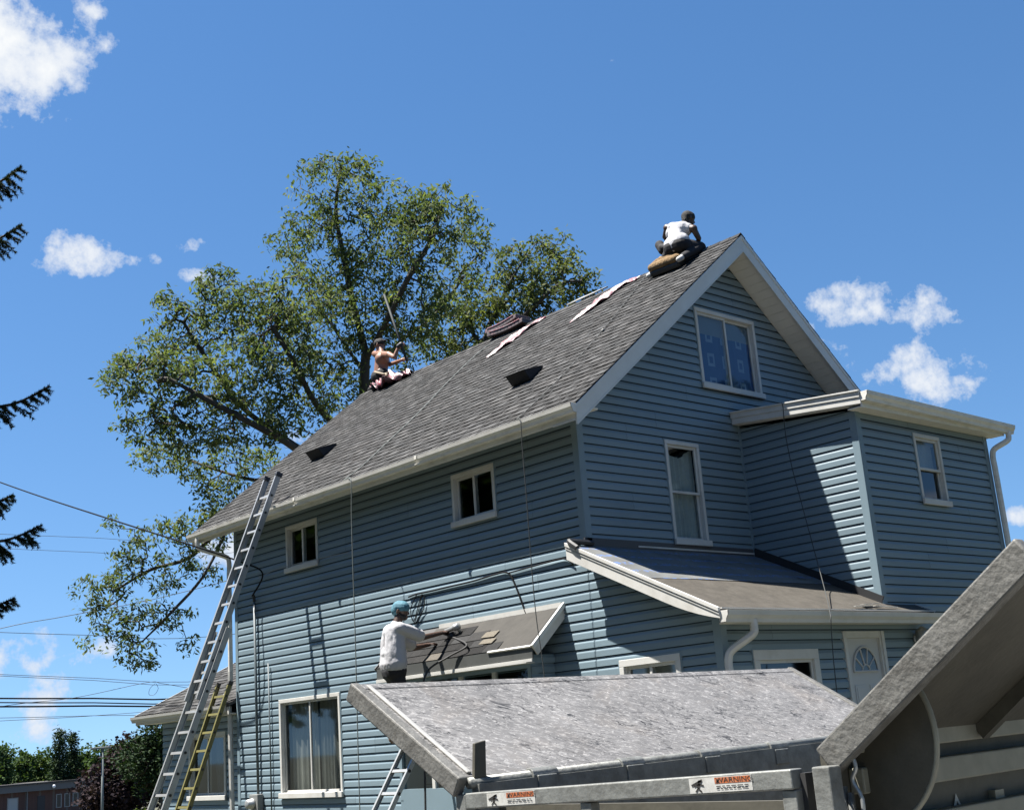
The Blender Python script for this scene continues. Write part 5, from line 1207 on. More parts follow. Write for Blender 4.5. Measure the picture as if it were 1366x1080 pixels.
def bundle(c, yl, rot, tilt, label, k):
    T = thing('shingle_bundle', tuple(c), label, 'shingle bundle')
    R3 = Euler((tilt, 0, rot)).to_matrix(); M_ = np.array(R3)
    f = lambda a, b, h: np.array(c)+M_ @ np.array([a, b, h])
    mb = MB(); rs = np.random.RandomState(k); n = 10
    for i in range(n):
        a0, a1 = -.47+.94*i/n, -.47+.94*(i+1)/n; s0, s1 = .03*math.sin(math.pi*i/n), .03*math.sin(math.pi*(i+1)/n)
        mb.hexa([f(a0, -.165, 0-s0), f(a1, -.165, 0-s1), f(a1, .165, 0-s1), f(a0, .165, 0-s0), f(a0, -.16, .085-s0), f(a1, -.16, .085-s1), f(a1, .16, .085-s1), f(a0, .16, .085-s0)])
    bevel(mb.build('shingle_pack', PAPER, T), .012)
    mb = MB()
    for i in range(n-2):
        a0, a1 = -.40+.8*i/(n-2), -.40+.8*(i+1)/(n-2); s0, s1 = .03*math.sin(math.pi*(i+1)/n), .03*math.sin(math.pi*(i+2)/n)
        mb.hexa([f(a0, -.175, .075-s0), f(a1, -.175, .075-s1), f(a1, .175, .075-s1), f(a0, .175, .075-s0), f(a0, -.17, .097-s0), f(a1, -.17, .097-s1), f(a1, .17, .097-s1), f(a0, .17, .097-s0)])
    bevel(mb.build('wrapping', WRAP, T), .006)
bc = onplane(680, 447, (1, 0, 0), (3.36, 0, 0))
bundle((3.40, bc[1], 8.43), 0, math.radians(90), .02, 'lower wrapped shingle bundle of the pair stacked on the ridge', 1)
bundle((3.43, bc[1]+.12, 8.535), 0, math.radians(84), .06, 'upper wrapped shingle bundle of the pair stacked on the ridge', 2)
mb = MB(); a0 = pl(765, 404, 0, 3.5); a1 = pl(803, 386, 0, 3.5)
mb.hexa([(3.42, a0[1], 8.37), (3.42, a1[1], 8.37), (3.40, a1[1], 8.45), (3.40, a0[1], 8.45), (3.9, a0[1], 8.02), (3.9, a1[1], 8.02), (3.92, a1[1], 8.10), (3.92, a0[1], 8.10)])
mb = MB(); yA, yB = a0[1], a1[1]
mb.hexa([(3.33, yA, 8.43), (3.33, yB, 8.43), (3.66, yB, 8.60), (3.66, yA, 8.60), (3.33, yA, 8.452), (3.32, yB, 8.452), (3.65, yB, 8.622), (3.65, yA, 8.622)])
o = bevel(mb.build('foam_board', mat('board_white', (.22, .215, .20), .6, var=.05), None), .004); tag(o, 'white board lying across the roof ridge next to a trailing wrapper', 'board')
y_, t_r = roof_t(805, 442); mb = MB(); mb.hexa([rp(y_-.03, t_r-.03, .016), rp(y_+.03, t_r-.025, .016), rp(y_+.03, t_r+.03, .014), rp(y_-.03, t_r+.03, .014), rp(y_-.025, t_r-.03, .04), rp(y_+.03, t_r-.02, .03), rp(y_+.02, t_r+.03, .035), rp(y_-.03, t_r+.02, .028)])
tag(mb.build('paper_scrap', mat('board_white', (0, 0, 0))), 'small white scrap lying on the bare roof slope', 'scrap')

# ------------------------------------------------------------------ hoses and cords
def cord(name, label, pts, r, matl, cat='hose', n=5, sm=6):
    mb = MB(); mb.tube(smooth_path(pts, sm), r, n); return tag(mb.build(name, matl, None, True), label, cat)
def on_roof(x, y, o=.03): a, b = roof_t(x, y); return surf(a, min(b, SL+.02), o)
def wallp(x, y, o=.035): return pl(x, y, 0, -o)
gx = XE-.125
def gut(x, y): return pl(x, y, 0, gx)
RP1 = mat('pale_rope', (.10, .115, .11), .7)
cord('air_hose', 'pale hose running down the roof and hanging past the eave between the two small windows', [on_roof(684, 435), on_roof(640, 472), on_roof(602, 508), on_roof(560, 552), on_roof(520, 590), on_roof(484, 624), rp(on_roof(470, 634)[1], -.02, .03), gut(468, 640), gut(469, 690), gut(471, 760), gut(474, 850), gut(476, 930), gut(478, 1010), gut(480, 1078), gut(481, 1130)], .008, RP1)
cord('air_hose', 'dark cord running down the roof and hanging past the eave near the house corner', [on_roof(862, 371), on_roof(820, 425), on_roof(780, 472), on_roof(740, 515), on_roof(706, 548), rp(on_roof(697, 556)[1], -.02, .03), gut(694, 560), gut(697, 600), gut(702, 660), gut(708, 740), gut(715, 820), gut(726, 900), gut(732, 980)], .006, mat('dark_rope', (.03, .034, .034), .7))
by = BYE-.13
cord('air_hose', 'thin cord hanging from the bump out eave down across the porch roof', [br(BXL+.35, -.72, .03), br(BXL+.1, -.8, .03), pl(1044, 540, 0, BXL-.055), pl(1048, 580, 0, BXL-.06), pl(1057, 625, 0, BXL-.10), pl(1069, 670, 0, BXL-.2), pl(1083, 722, 0, BXL-.35), pl(1096, 770, 0, BXL-.5), pl(1107, 815, 1, PYE-.14), pl(1109, 840, 1, PYE-.16), pl(1112, 880, 1, PYE-.18), pl(1118, 940, 1, PYE-.2), pl(1122, 1000, 1, PYE-.2)], .006, mat('dark_rope', (0, 0, 0)))
cord('power_cord', 'black cord strung in loops along the long wall above the bay roof', [wallp(545, 796), wallp(556, 792), wallp(575, 788), wallp(600, 782), wallp(630, 775), wallp(660, 766), wallp(678, 764), wallp(688, 782), wallp(697, 806), wallp(704, 824)], .012, CABLE, 'cord')
cord('power_cord', 'tangled black cord hanging on the wall behind the worker at the bay', [wallp(556, 792), wallp(548, 812), wallp(552, 828), wallp(560, 800), wallp(563, 793), wallp(558, 815), wallp(553, 832), wallp(565, 812), wallp(566, 795)], .007, CABLE, 'cord')
cord('power_cord', 'black cable clipped along the shaded wall below the flashing corner of the porch', [wallp(678, 764), wallp(700, 758), wallp(730, 750), wallp(752, 745), wallp(765, 752)], .010, CABLE, 'cord')
# electric service: conduit, weatherhead, meter, and the drop from the pole
cb = MB(); cb.tube([wallp(362, 762, .05), wallp(342, 772, .05), wallp(338, 790, .05), wallp(341, 900, .05), wallp(345, 1050, .05)], .022, 8)
y1c = wallp(340, 780)[1]
svc = thing('electric_meter', (-.05, y1c, .35), 'grey electric meter box and conduit on the long wall near the far corner', 'meter')
cb = MB(); cb.tube([(-.055, y1c, 4.05), (-.055, y1c, .95)], .022, 8); cb.build('conduit', mat('conduit_blue', (.065, .085, .095), .5), svc, True)
cb = MB(); cb.tube(smooth_path([(-.055, y1c, 4.04), (-.06, y1c, 4.12), (-.09, y1c, 4.14)], 4), .026, 8); cb.build('weatherhead', BLACKP, svc, True)
cb = MB(); cb.box(-.13, -.02, y1c-.10, y1c+.16, .45, .98); bevel(cb.build('meter_box', mat('meter_grey', (.16, .165, .16), .5, var=.1), svc), .01)
cb = MB(); cb.lathe((-.13, y1c+.04, .84), [(0, .085), (.03, .085), (.04, .075), (.11, .07), (.125, .05)], 16, (-1, 0, 0)); cb.build('meter_glass', ALU, svc, True)
cb = MB(); cb.tube([(-.045, y1c-.38, 3.0), (-.045, y1c-.38, .3)], .012, 6); cb.build('conduit', mat('conduit_blue', (0, 0, 0)), svc, True)
wl_ = [np.array([-.085, y1c, 4.135]), wallp(350, 764, .12), pl(318, 748, 0, -.30), pt(240, 722, 21), pt(140, 690, 23), pt(60, 664, 26), pt(0, 643, 28.5), pt(-90, 610, 33), pt(-330, 560, 40)]
cord('service_cable', 'twisted black service cable running from the house corner up past the tree', wl_, .014, CABLE, 'cable', 6, 8)
cord('service_cable', 'short grey tie wire stretched along the upper long wall by the small window', [wallp(345, 770, .06), wallp(372, 758, .08), wallp(420, 746, .06), wallp(466, 736, .05)], .006, mat('tie_wire', (.20, .21, .21), .5), 'cable')

# utility poles out of frame, and the street lines between them
POLE = mat('pole_wood', (.10, .08, .06), .9, var=.25, scale=5, stretch=(1, 1, .2), bump=.4, bscale=25)
def pole(px, depth, h, label):
    c = pt(px, 1000, depth); gz = ground_z(c[0], c[1]); T = thing('utility_pole', (c[0], c[1], gz), label, 'utility pole')
    mb = MB(); mb.tube([(c[0], c[1], gz-.3), (c[0], c[1], h)], [.17, .11], 12); mb.build('post', POLE, T, True)
    a = raydir(px, 1000); sd_ = np.array([a[0], a[1], 0]); sd_ /= np.linalg.norm(sd_)
    for z in (h-.4, h-1.6):
        mb = MB(); mb.bar(np.array([c[0], c[1], z])-sd_*1.0, np.array([c[0], c[1], z])+sd_*1.0, .09, .11); mb.build('crossarm', POLE, T)
    return c
pole(-340, 40, 9.6, 'wooden utility pole on the street left of the house')
pole(700, 58, 9.2, 'wooden utility pole hidden behind the house')
WIRE = mat('grey_wire', (.035, .04, .045), .6)
wires = [(712, 722, .008, 'thin upper street wire above the low branches'), (731, 742, .008, 'second thin street wire above the low branches'), (843, 851, .011, 'single street wire crossing behind the lowest leaves'), (899, 909, .010, 'upper wire of the close pair above the cables'), (901, 913, .010, 'lower wire of the close pair above the cables'),
         (931, 931, .030, 'top one of three thick black street cables'), (936.5, 937, .022, 'middle one of three thick black street cables'), (942, 940, .032, 'bottom one of three thick black street cables'), (957, 951, .010, 'thin wire below the three thick cables')]
for (ya, yb, r, lab) in wires:
    pts = []
    for px, dp in ((-340, 40), (-150, 42.5), (0, 44.5), (125, 46.5), (250, 48.5), (420, 52), (700, 58)):
        t = px/250.0; yv = ya+(yb-ya)*t+.0
        if px < 0: yv = ya+(yb-ya)*t*.8+(px/340.)**2*-18
        if px > 250: yv = yb+(px-250)*-.11
        pts.append(pt(px, yv, dp))
    cord('street_wire', lab, pts, r, CABLE if r > .02 else WIRE, 'wire', 5, 3)
cord('street_wire', 'slanting thin wire rising towards the tree from the left', [pt(-200, 890, 40), pt(0, 838, 42), pt(85, 822, 43), pt(200, 800, 44.5), pt(320, 770, 46)], .012, WIRE, 'wire')
cord('street_wire', 'slanting thin wire climbing from the thick cables to the close pair', [pt(-150, 975, 42), pt(0, 942, 44.4), pt(100, 930, 46), pt(195, 910, 47.4), pt(215, 911, 47.6), pt(250, 917, 48.2)], .010, WIRE, 'wire')
cord('street_wire', 'small loop of slack wire hanging under the close pair', [pt(207, 911, 47.4), pt(200, 918, 47.4), pt(199, 926, 47.4), pt(206, 926, 47.4), pt(211, 918, 47.4), pt(208, 911, 47.4)], .008, WIRE, 'wire')
cord('street_wire', 'thin wire sagging below the three cables towards the wing roof', [pt(-100, 968, 43), pt(0, 961, 44.6), pt(80, 957, 46), pt(180, 950, 47.5), pt(300, 940, 49)], .009, WIRE, 'wire')

# ------------------------------------------------------------------ far side of the street
BRICK = bpy.data.materials.new('far_brick'); BRICK.use_nodes = True
nt = BRICK.node_tree; nn = nt.nodes; ln = nt.links; b_ = nn['Principled BSDF']; b_.inputs['Roughness'].default_value = .9
t_ = nn.new('ShaderNodeTexCoord'); bk = nn.new('ShaderNodeTexBrick'); bk.inputs['Scale'].default_value = 4; bk.inputs['Color1'].default_value = (.085, .042, .032, 1); bk.inputs['Color2'].default_value = (.065, .034, .027, 1); bk.inputs['Mortar'].default_value = (.09, .075, .065, 1)
ln.new(t_.outputs['Object'], bk.inputs['Vector']); ln.new(bk.outputs[0], b_.inputs['Base Color'])
DB = 140.0
pA = pt(-90, 1060, DB-3); pB = pt(126, 1060, DB+8); ua = (pB-pA); ua[2] = 0; Lb = np.linalg.norm(ua); ua /= Lb; nb = np.cross(ua, (0, 0, 1)); nb = nb if nb @ (CAM-pA) > 0 else -nb
zt = pt(60, 1054, DB)[2]; zb = -4.5
FB = Frame((pA[0], pA[1], 0), ua, nb)
bld = thing('brick_building', (pA[0]+ua[0]*Lb/2, pA[1]+ua[1]*Lb/2, zb), 'low flat roofed brick building across the street', 'building')
mb = MB(); FB.box(mb, 0, Lb, -12, 0, zb, zt); mb.build('wall', BRICK, bld)
mb = MB(); FB.box(mb, -.6, Lb+.6, -12.6, .7, zt+.003, zt+.75); mb.build('roof', mat('flat_roof_fascia', (.10, .10, .095), .8, var=.1), bld)
mb = MB(); FB.box(mb, -.7, Lb+.7, -12.7, .85, zt+.75, zt+.92); mb.build('roof_edge', mat('roof_edge_dark', (.035, .033, .03), .8), bld)
def sB(px): 
    d = raydir(px, 1060); A2 = np.array([[d[0], -ua[0]], [d[1], -ua[1]]]); k = np.linalg.solve(A2, np.array([pA[0]-CAM[0], pA[1]-CAM[1]])); return k[1]
for (x0, x1, ztop, kind) in ((11, 23, -.9, 'w'), (76, 81, -.75, 'd'), (87, 92, -.75, 'd'), (98, 103, -.75, 'd')):
    mb = MB(); FB.box(mb, sB(x0)-.12, sB(x1)+.12, 0.001, .06, zt-2.1, zt-.55); w_ = mb.build('window', mat('far_frame', (.20, .20, .19), .6), bld)
    mb = MB(); FB.box(mb, sB(x0), sB(x1), .06, .075, zt-2.0, zt-.65); mb.build('pane', mat('far_pane_pale', (.26, .28, .28), .3) if kind == 'w' else mat('far_pane_dark', (.012, .014, .016), .15), w_)
mb = MB(); FB.box(mb, sB(50), sB(60), 0.001, .05, zb, zt-.6); mb.build('door', mat('far_door_and_recess', (.012, .012, .014), .5), bld)
mb = MB(); FB.box(mb, sB(108), sB(124), 0.001, .10, zb, zt-.05); mb.build('recess_shade_slab', mat('far_door_and_recess', (0, 0, 0)), bld)  # slab on the wall face, the recess's shade is its dark colour
mb = MB(); mb.tube([FB(sB(36), .1, zb), FB(sB(36), .1, zt+.1)], .09, 6); mb.build('downpipe', mat('far_pipe', (.12, .12, .12), .6), bld)
mb = MB(); mb.lathe(FB(sB(68), .86, zt+.35), [(0, .22), (.1, .2), (.16, .08)], 10, tuple(nb)); mb.build('wall_lamp', mat('lamp_white', (.7, .7, .68), .4), bld, True)
def far_house(px0, px1, pyr, pye, depth, label, wallc, roofc):
    a = pt(px0, pye, depth); b = pt(px1, pye, depth); u = b-a; u[2] = 0; L = np.linalg.norm(u); u /= L; n = np.cross(u, (0, 0, 1)); n = n if n @ (CAM-a) > 0 else -n; F = Frame((a[0], a[1], 0), u, n); gz = ground_z(*a[:2]); ze = a[2]; zr_ = pt(px0, pyr, depth)[2]
    T = thing('far_house', (a[0], a[1], gz), label, 'house'); mb = MB(); F.box(mb, .3, L-.3, -7, 0, gz-.3, ze); mb.build('wall', wallc, T)
    mb = MB(); mb.prism([F(0, .5, ze), F(0, -3.5, zr_), F(0, -7.5, ze)], u*L); mb.build('roof', roofc, T)
    mb = MB(); F.box(mb, L*.6, L*.6+.6, -3.2, -2.6, zr_-.6, zr_+.7); mb.build('chimney', BRICK, T)
    for k in range(3):
        mb = MB(); F.box(mb, L*(.15+.28*k), L*(.15+.28*k)+1.1, .001, .06, ze-1.9, ze-.7); w_ = mb.build('window', mat('far_frame', (0, 0, 0)), T); mb = MB(); F.box(mb, L*(.15+.28*k)+.1, L*(.15+.28*k)+1.0, .06, .07, ze-1.8, ze-.8); mb.build('pane', mat('far_pane_dark', (0, 0, 0)), w_)
far_house(26, 60, 1045, 1053, 172, 'grey roofed house behind the brick building', mat('far_wall', (.22, .21, .19), .8), mat('far_roof', (.10, .10, .105), .9, var=.15))
far_house(104, 132, 1034, 1050, 176, 'pale roofed house behind the purple tree', mat('far_wall', (0, 0, 0)), mat('far_roof2', (.17, .165, .16), .9, var=.15))
# parking lot lamp
c = pt(136.5, 1060, 84); gz = ground_z(c[0], c[1]); tp = pt(136, 998, 84)[2]
T = thing('street_lamp', (c[0], c[1], gz), 'tall grey lamp post with a flat head in front of the purple tree', 'street lamp')
mb = MB(); mb.tube([(c[0], c[1], gz-.1), (c[0], c[1], tp)], [.10, .07], 10); mb.build('post', mat('lamp_metal', (.12, .135, .13), .6), T, True)
rr_ = np.array([_r[0], _r[1], 0]); mb = MB(); mb.obox(np.array([c[0], c[1], tp+.06])-rr_*.15, rr_*.65, np.array([-rr_[1], rr_[0], 0])*.18, np.array([0, 0, .07])); bevel(mb.build('lamp_head', mat('lamp_metal', (0, 0, 0)), T), .03)
pk = MB(); q0 = pt(20, 1120, 95); pk.box(q0[0]-60, q0[0]+70, q0[1]-12, q0[1]+45, -4.45, -4.38); tag(pk.build('parking_lot', mat('asphalt', (.05, .05, .05), .95, var=.2, scale=1)), kind='structure')

# porch wall lamp
T = thing('wall_lamp', tuple(pl(1222, 850, 1, BY-.02)), 'grey metal lamp fixed to the wall right of the porch door', 'wall lamp')
p = pl(1222, 852, 1, BY-.02); mb = MB(); mb.lathe(p, [(0, .07), (.02, .07), (.03, .05)], 14, (0, -1, 0)); mb.build('backplate', ALU, T, True)
mb = MB(); mb.lathe(p+(0, -.10, -.10), [(0, .05), (.02, .075), (.20, .085), (.22, .05), (.25, .02)], 12); mb.build('lantern', ALU, T, True)
mb = MB(); mb.tube([p+(0, -.02, .02), p+(0, -.07, .09), p+(0, -.10, .14)], .012, 6); mb.build('bracket', ALU, T, True)

# ------------------------------------------------------------------ people
def capsule(mb, p, q, r0, r1, n=12):
    p = np.array(p, float); q = np.array(q, float); d = q-p; L = np.linalg.norm(d); d = d/L if L > 1e-6 else np.array([0, 0, 1.0])
    pts = []; rs = []
    for a in (80, 60, 35, 10): pts.append(p-d*r0*math.sin(math.radians(a))); rs.append(r0*math.cos(math.radians(a)))
    for a in (10, 35, 60, 80): pts.append(q+d*r1*math.sin(math.radians(a))); rs.append(r1*math.cos(math.radians(a)))
    mb.tube(pts, rs, n)
def organic(name, parts, matl, parent, voxel=.010, smooth=6, ratio=.5):
    mb = MB()
    for (p, q, r0, r1) in parts: capsule(mb, p, q, r0, r1)
    me = mb.mesh(name); o = bpy.data.objects.new(name, me); col.objects.link(o)
    r = o.modifiers.new('r', 'REMESH'); r.mode = 'VOXEL'; r.voxel_size = voxel; r.use_smooth_shade = True
    s = o.modifiers.new('s', 'SMOOTH'); s.factor = .5; s.iterations = smooth
    d = o.modifiers.new('d', 'DECIMATE'); d.ratio = ratio
    dg = bpy.context.evaluated_depsgraph_get(); m2 = bpy.data.meshes.new_from_object(o.evaluated_get(dg)); bpy.data.objects.remove(o); bpy.data.meshes.remove(me)
    m2.materials.clear(); m2.materials.append(matl); m2.name = name
    m2.polygons.foreach_set('use_smooth', [True]*len(m2.polygons))
    return link(name, m2, parent)
def V3(*a): return np.array(a, float)
def hand(parts, wrist, direction, palm_n, thumb_side, curl=.7, size=1.0):
    d = np.array(direction, float); d /= np.linalg.norm(d); n = np.array(palm_n, float); n -= d*(n @ d); n /= np.linalg.norm(n); s = np.cross(d, n); s *= thumb_side
    w = np.array(wrist, float); k = size
    for j in (-1, 0, 1): parts.append((w+s*j*.018*k, w+d*.085*k+s*j*.024*k, .018*k, .015*k))
    for j, ln_ in zip((-1.5, -.5, .5, 1.5), (.062, .078, .085, .078)):
        b = w+d*.088*k+s*j*.019*k; a1 = d*math.cos(curl*.6)+n*math.sin(curl*.6); a2 = d*math.cos(curl*1.6)+n*math.sin(curl*1.6)
        m1 = b+a1*ln_*.5*k; parts.append((b, m1, .0095*k, .009*k)); parts.append((m1, m1+a2*ln_*.5*k, .009*k, .0078*k))
    b = w+d*.03*k+s*.03*k; m1 = b+(d*.5+s*.7+n*.3)*.045*k; parts.append((b, m1, .012*k, .010*k)); parts.append((m1, m1+(d*.8+n*.5)*.032*k, .010*k, .0085*k))
def head_parts(c, fwd, up, k=1.0):
    f = np.array(fwd, float); f /= np.linalg.norm(f); u = np.array(up, float); u -= f*(u @ f); u /= np.linalg.norm(u); s = np.cross(f, u); c = np.array(c, float); P = []
    P.append((c-f*.025*k+u*.03*k, c+f*.02*k+u*.03*k, .088*k, .082*k))             # skull
    P.append((c+f*.035*k-u*.03*k, c+f*.05*k-u*.07*k, .062*k, .042*k))             # jaw
    P.append((c-f*.03*k-u*.03*k, c-f*.03*k-u*.12*k, .058*k, .055*k))              # nape
    P.append((c+f*.092*k+u*.012*k, c+f*.108*k-u*.022*k, .010*k, .015*k))          # nose
    P.append((c+f*.085*k-s*.02*k-u*.055*k, c+f*.085*k+s*.02*k-u*.055*k, .010*k, .010*k))   # mouth
    P.append((c+f*.082*k-s*.045*k+u*.032*k, c+f*.082*k+s*.045*k+u*.032*k, .012*k, .012*k)) # brow
    for e in (-1, 1): P.append((c+s*e*.082*k-f*.01*k+u*.02*k, c+s*e*.088*k-f*.018*k-u*.025*k, .014*k, .012*k))   # ears
    return P, f, u, s
def eyes(c, f, u, s, parent, k=1.0):
    mb = MB()
    for e in (-1, 1): mb = MB(); mb.lathe(np.array(c)+f*.078*k+s*e*.031*k+u*.012*k, [(-.004, .006), (.004, .011), (.009, .007)], 8, f); mb.build('eye', mat('eye_dark', (.02, .015, .012), .2), parent, True)
SKIN_D = mat('dark_brown_skin', (.050, .026, .017), .5, var=.08, scale=20)
SKIN_T = mat('tanned_skin', (.20, .098, .060), .5, var=.10, scale=14)
TEE = mat('white_cotton', (.33, .33, .345), .9, var=.04, scale=12, bump=.6, bscale=11)
PANTS = mat('black_trousers', (.006, .006, .008), .85, var=.2, scale=14, bump=.3, bscale=18)
BOOT = mat('brown_boot', (.12, .07, .04), .7, var=.2, scale=20)
SHOE = mat('white_shoe', (.36, .35, .33), .7)
HAIR = mat('black_hair', (.008, .007, .006), .8, bump=.6, bscale=120)
TEAL = mat('teal_cap', (.045, .135, .18), .8, var=.15, scale=25, bump=.3, bscale=40)

# worker in the white T-shirt on the ladder at the bay roof
B0 = V3(-1.17, 2.46, 1.60)
pc = thing('person', tuple(B0), 'worker in white T-shirt and teal cap nailing shingles on the small bay roof', 'person')
F_ = V3(.93, -.36, 0); F_ /= np.linalg.norm(F_); RT = np.cross(F_, (0, 0, 1)); UP = V3(0, 0, 1)
def lc(f, r, u): return B0+F_*f+RT*r+UP*u
tgt = onplane(596, 842, AN, ar(0, 0, .10)); tgt2 = onplane(578, 858, AN, ar(0, 0, .06))
shR, shL = lc(.05, .19, 1.40), lc(.07, -.19, 1.40)
elR = (shR+tgt)/2+V3(-.06, -.05, -.10); elL = (shL+tgt2)/2+V3(.02, .03, -.13)
hp, hf, hu, hs = head_parts(lc(.13, .0, 1.625), F_*.8+RT*.62-UP*.12, (0, 0, 1))
sk = hp+[(lc(.03, 0, 1.40), lc(.10, 0, 1.56), .060, .055), (shR, elR, .052, .042), (elR, tgt-(tgt-elR)*.22, .040, .028), (shL, elL, .052, .042), (elL, tgt2-(tgt2-elL)*.22, .040, .028),
         (lc(.0, .09, .92), lc(.0, -.09, .92), .13, .13), (lc(.02, .10, 1.30), lc(.02, -.10, 1.30), .12, .12), (lc(0, 0, .92), lc(.02, 0, 1.3), .13, .13), (shR, shL, .06, .06)]
for s_ in (1, -1): sk += [(lc(0, .10*s_, .88), lc(.09, .11*s_, .48), .085, .058), (lc(.09, .11*s_, .48), lc(.0, .11*s_, .10), .052, .038), (lc(-.02, .11*s_, .05), lc(.14, .12*s_, .03), .04, .035)]
dR = (tgt-elR)/np.linalg.norm(tgt-elR); dL = (tgt2-elL)/np.linalg.norm(tgt2-elL)
hand(sk, tgt-dR*.09, dR, -UP*.8+RT*-.4, 1, .9); hand(sk, tgt2-dL*.09, dL, -UP, -1, .5)
body = organic('body', sk, SKIN_D, pc, .0085, 3, .5)
eyes(lc(.13, .0, 1.625), hf, hu, hs, pc)
tee = [(lc(.01, .10, 1.36), lc(.01, -.10, 1.36), .125, .125), (lc(.0, .10, 1.10), lc(.0, -.10, 1.10), .145, .145), (lc(-.01, .11, .97), lc(-.01, -.11, .97), .150, .150), (lc(.01, .10, 1.36), lc(-.01, .11, .97), .125, .150), (lc(.01, -.10, 1.36), lc(-.01, -.11, .97), .125, .150),
       (lc(.03, 0, 1.42), lc(.05, 0, 1.46), .085, .070), (shR, shR+(elR-shR)*.80, .085, .088), (shL, shL+(elL-shL)*.80, .085, .088), (lc(.04, .17, 1.42), lc(.04, -.17, 1.42), .065, .065)]
shirt = organic('shirt', tee, TEE, pc, .010, 4, .6)
dm = shirt.modifiers.new('folds', 'DISPLACE'); tx = bpy.data.textures.new('cloth_folds', 'CLOUDS'); tx.noise_scale = .22; dm.texture = tx; dm.strength = .03; dm.mid_level = .5
pn = [(lc(0, .08, .88), lc(0, -.08, .88), .145, .145)]
for s_ in (1, -1): pn += [(lc(0, .10*s_, .86), lc(.09, .11*s_, .48), .105, .082), (lc(.09, .11*s_, .48), lc(.0, .11*s_, .14), .080, .07)]
organic('trousers', pn, PANTS, pc, .011, 4, .5)
for s_ in (1, -1): organic('boot', [(lc(-.03, .11*s_, .055), lc(.15, .12*s_, .04), .055, .048), (lc(-.01, .11*s_, .05), lc(.0, .11*s_, .17), .055, .055)], BOOT, pc, .009, 3, .5)
hc = lc(.13, 0, 1.625)
organic('cap', [(hc-hf*.028+hu*.050, hc+hf*.022+hu*.052, .096, .090), (hc-hf*.05+hu*.02, hc-hf*.05+hu*.02+hs*.001, .088, .088)], TEAL, pc, .008, 3, .6)
organic('beard', [(hc+hf*.045-hu*.065+hs*.03, hc+hf*.045-hu*.065-hs*.03, .042, .042), (hc+hf*.01-hu*.03+hs*.068, hc+hf*.035-hu*.06+hs*.05, .018, .02), (hc+hf*.01-hu*.03-hs*.068, hc+hf*.035-hu*.06-hs*.05, .018, .02)], HAIR, pc, .008, 3, .6)
# nail gun in his hand
NG = thing('nail_gun', tuple(tgt), 'silver and black nail gun held over the half shingled bay roof', 'nail gun')
ax = V3(.25, -.75, .18); ax /= np.linalg.norm(ax); g0 = tgt+V3(.0, 0, .01)
mb = MB(); mb.tube([g0-ax*.02, g0+ax*.10, g0+ax*.12, g0+ax*.20], [.030, .030, .045, .045], 12); mb.build('body', ALU, NG, True)
mb = MB(); mb.tube([g0+ax*.16, g0+ax*.16-AN*.14], [.030, .012], 10); mb.build('nose', ALU, NG, True)
mb = MB(); mb.tube([g0-ax*.10, g0+ax*.06], .020, 10); mb.build('handle', BLACKP, NG, True)
mb = MB(); mb.lathe(g0+ax*.10-AN*.10-ax*.08, [(-.05, .055), (.05, .055)], 14, RT); mb.build('magazine', BLACKP, NG, True)
cord('air_hose', 'black hose looping from the nail gun down beside the worker', [g0-ax*.09, g0+V3(.03, -.10, -.10), ar(1.75, .1, .05)+V3(-.02, 0, .02), ar(2.0, -.05, .06), V3(-.80, 2.25, 2.45), V3(-.95, 2.2, 2.1), V3(-1.0, 2.15, 1.4), V3(-1.1, 2.1, .1)], .014, BLACKR)

# worker in the white vest bent over on the ridge
pa = thing('person', (3.2, .95, 8.3), 'worker in white sleeveless vest kneeling with his back turned on the ridge', 'person')
X = lambda px, py, x: pl(px, py, 0, x)
pel = X(903, 327, 3.02); che = X(905, 309, 3.17); nck = X(912, 300, 3.24); hd_ = X(918.5, 292.5, 3.29)
sR, sL = X(925, 305, 3.20), X(890, 304, 3.12); eR, eL = X(932, 318, 3.27), X(887, 316, 3.22); hR, hL = X(931, 329, 3.36), X(893, 326, 3.34)
kR, kL = onplane(934, 330, (1, 0, 0), (3.33, 0, 0)), X(890, 343, 3.02); 
on = lambda px, py, o: onplane(px, py, NRM, rp(0, 0, o))
fR, fL = on(912, 342, .14), on(872, 364, .06)
fw = V3(.92, -.25, -.2)
hp, hf, hu, hs = head_parts(hd_, fw, (.25, 0, 1), .98)
sk = hp+[(che, nck, .085, .06), (nck, hd_, .055, .055), (sR, sL, .062, .062), (sR, eR, .052, .042), (eR, hR, .040, .028), (sL, eL, .052, .042), (eL, hL, .040, .028), (pel, che, .125, .13), (pel+V3(0, .09, 0), pel-V3(0, .09, 0), .12, .12), (pel, kR, .10, .065), (pel, kL, .10, .065), (kR, fR, .055, .04), (kL, fL, .055, .04)]
hand(sk, hR, V3(.6, -.3, -.5), V3(0, .3, -1), 1, .4); hand(sk, hL, V3(.6, -.1, -.5), V3(0, .3, -1), -1, .6)
organic('body', sk, SKIN_D, pa, .0085, 3, .5); eyes(hd_, hf, hu, hs, pa)
vest = [(sR+(sL-sR)*.22, sL+(sR-sL)*.22, .090, .090), (che+V3(0, .09, 0), che-V3(0, .09, 0), .135, .135), (pel+V3(0, .09, .03), pel+V3(0, -.09, .03), .135, .135), (che, pel, .15, .15)]
sv = organic('vest', vest, TEE, pa, .010, 5, .6); dm = sv.modifiers.new('folds', 'DISPLACE'); dm.texture = tx; dm.strength = .022
organic('trousers', [(pel+V3(0, .09, -.02), pel+V3(0, -.09, -.02), .142, .142), (pel+V3(0, -.08, -.03), kR, .125, .09), (pel+V3(0, .08, -.03), kL, .125, .09), (kR, fR, .085, .06), (kL, fL, .085, .06)], PANTS, pa, .011, 4, .5)
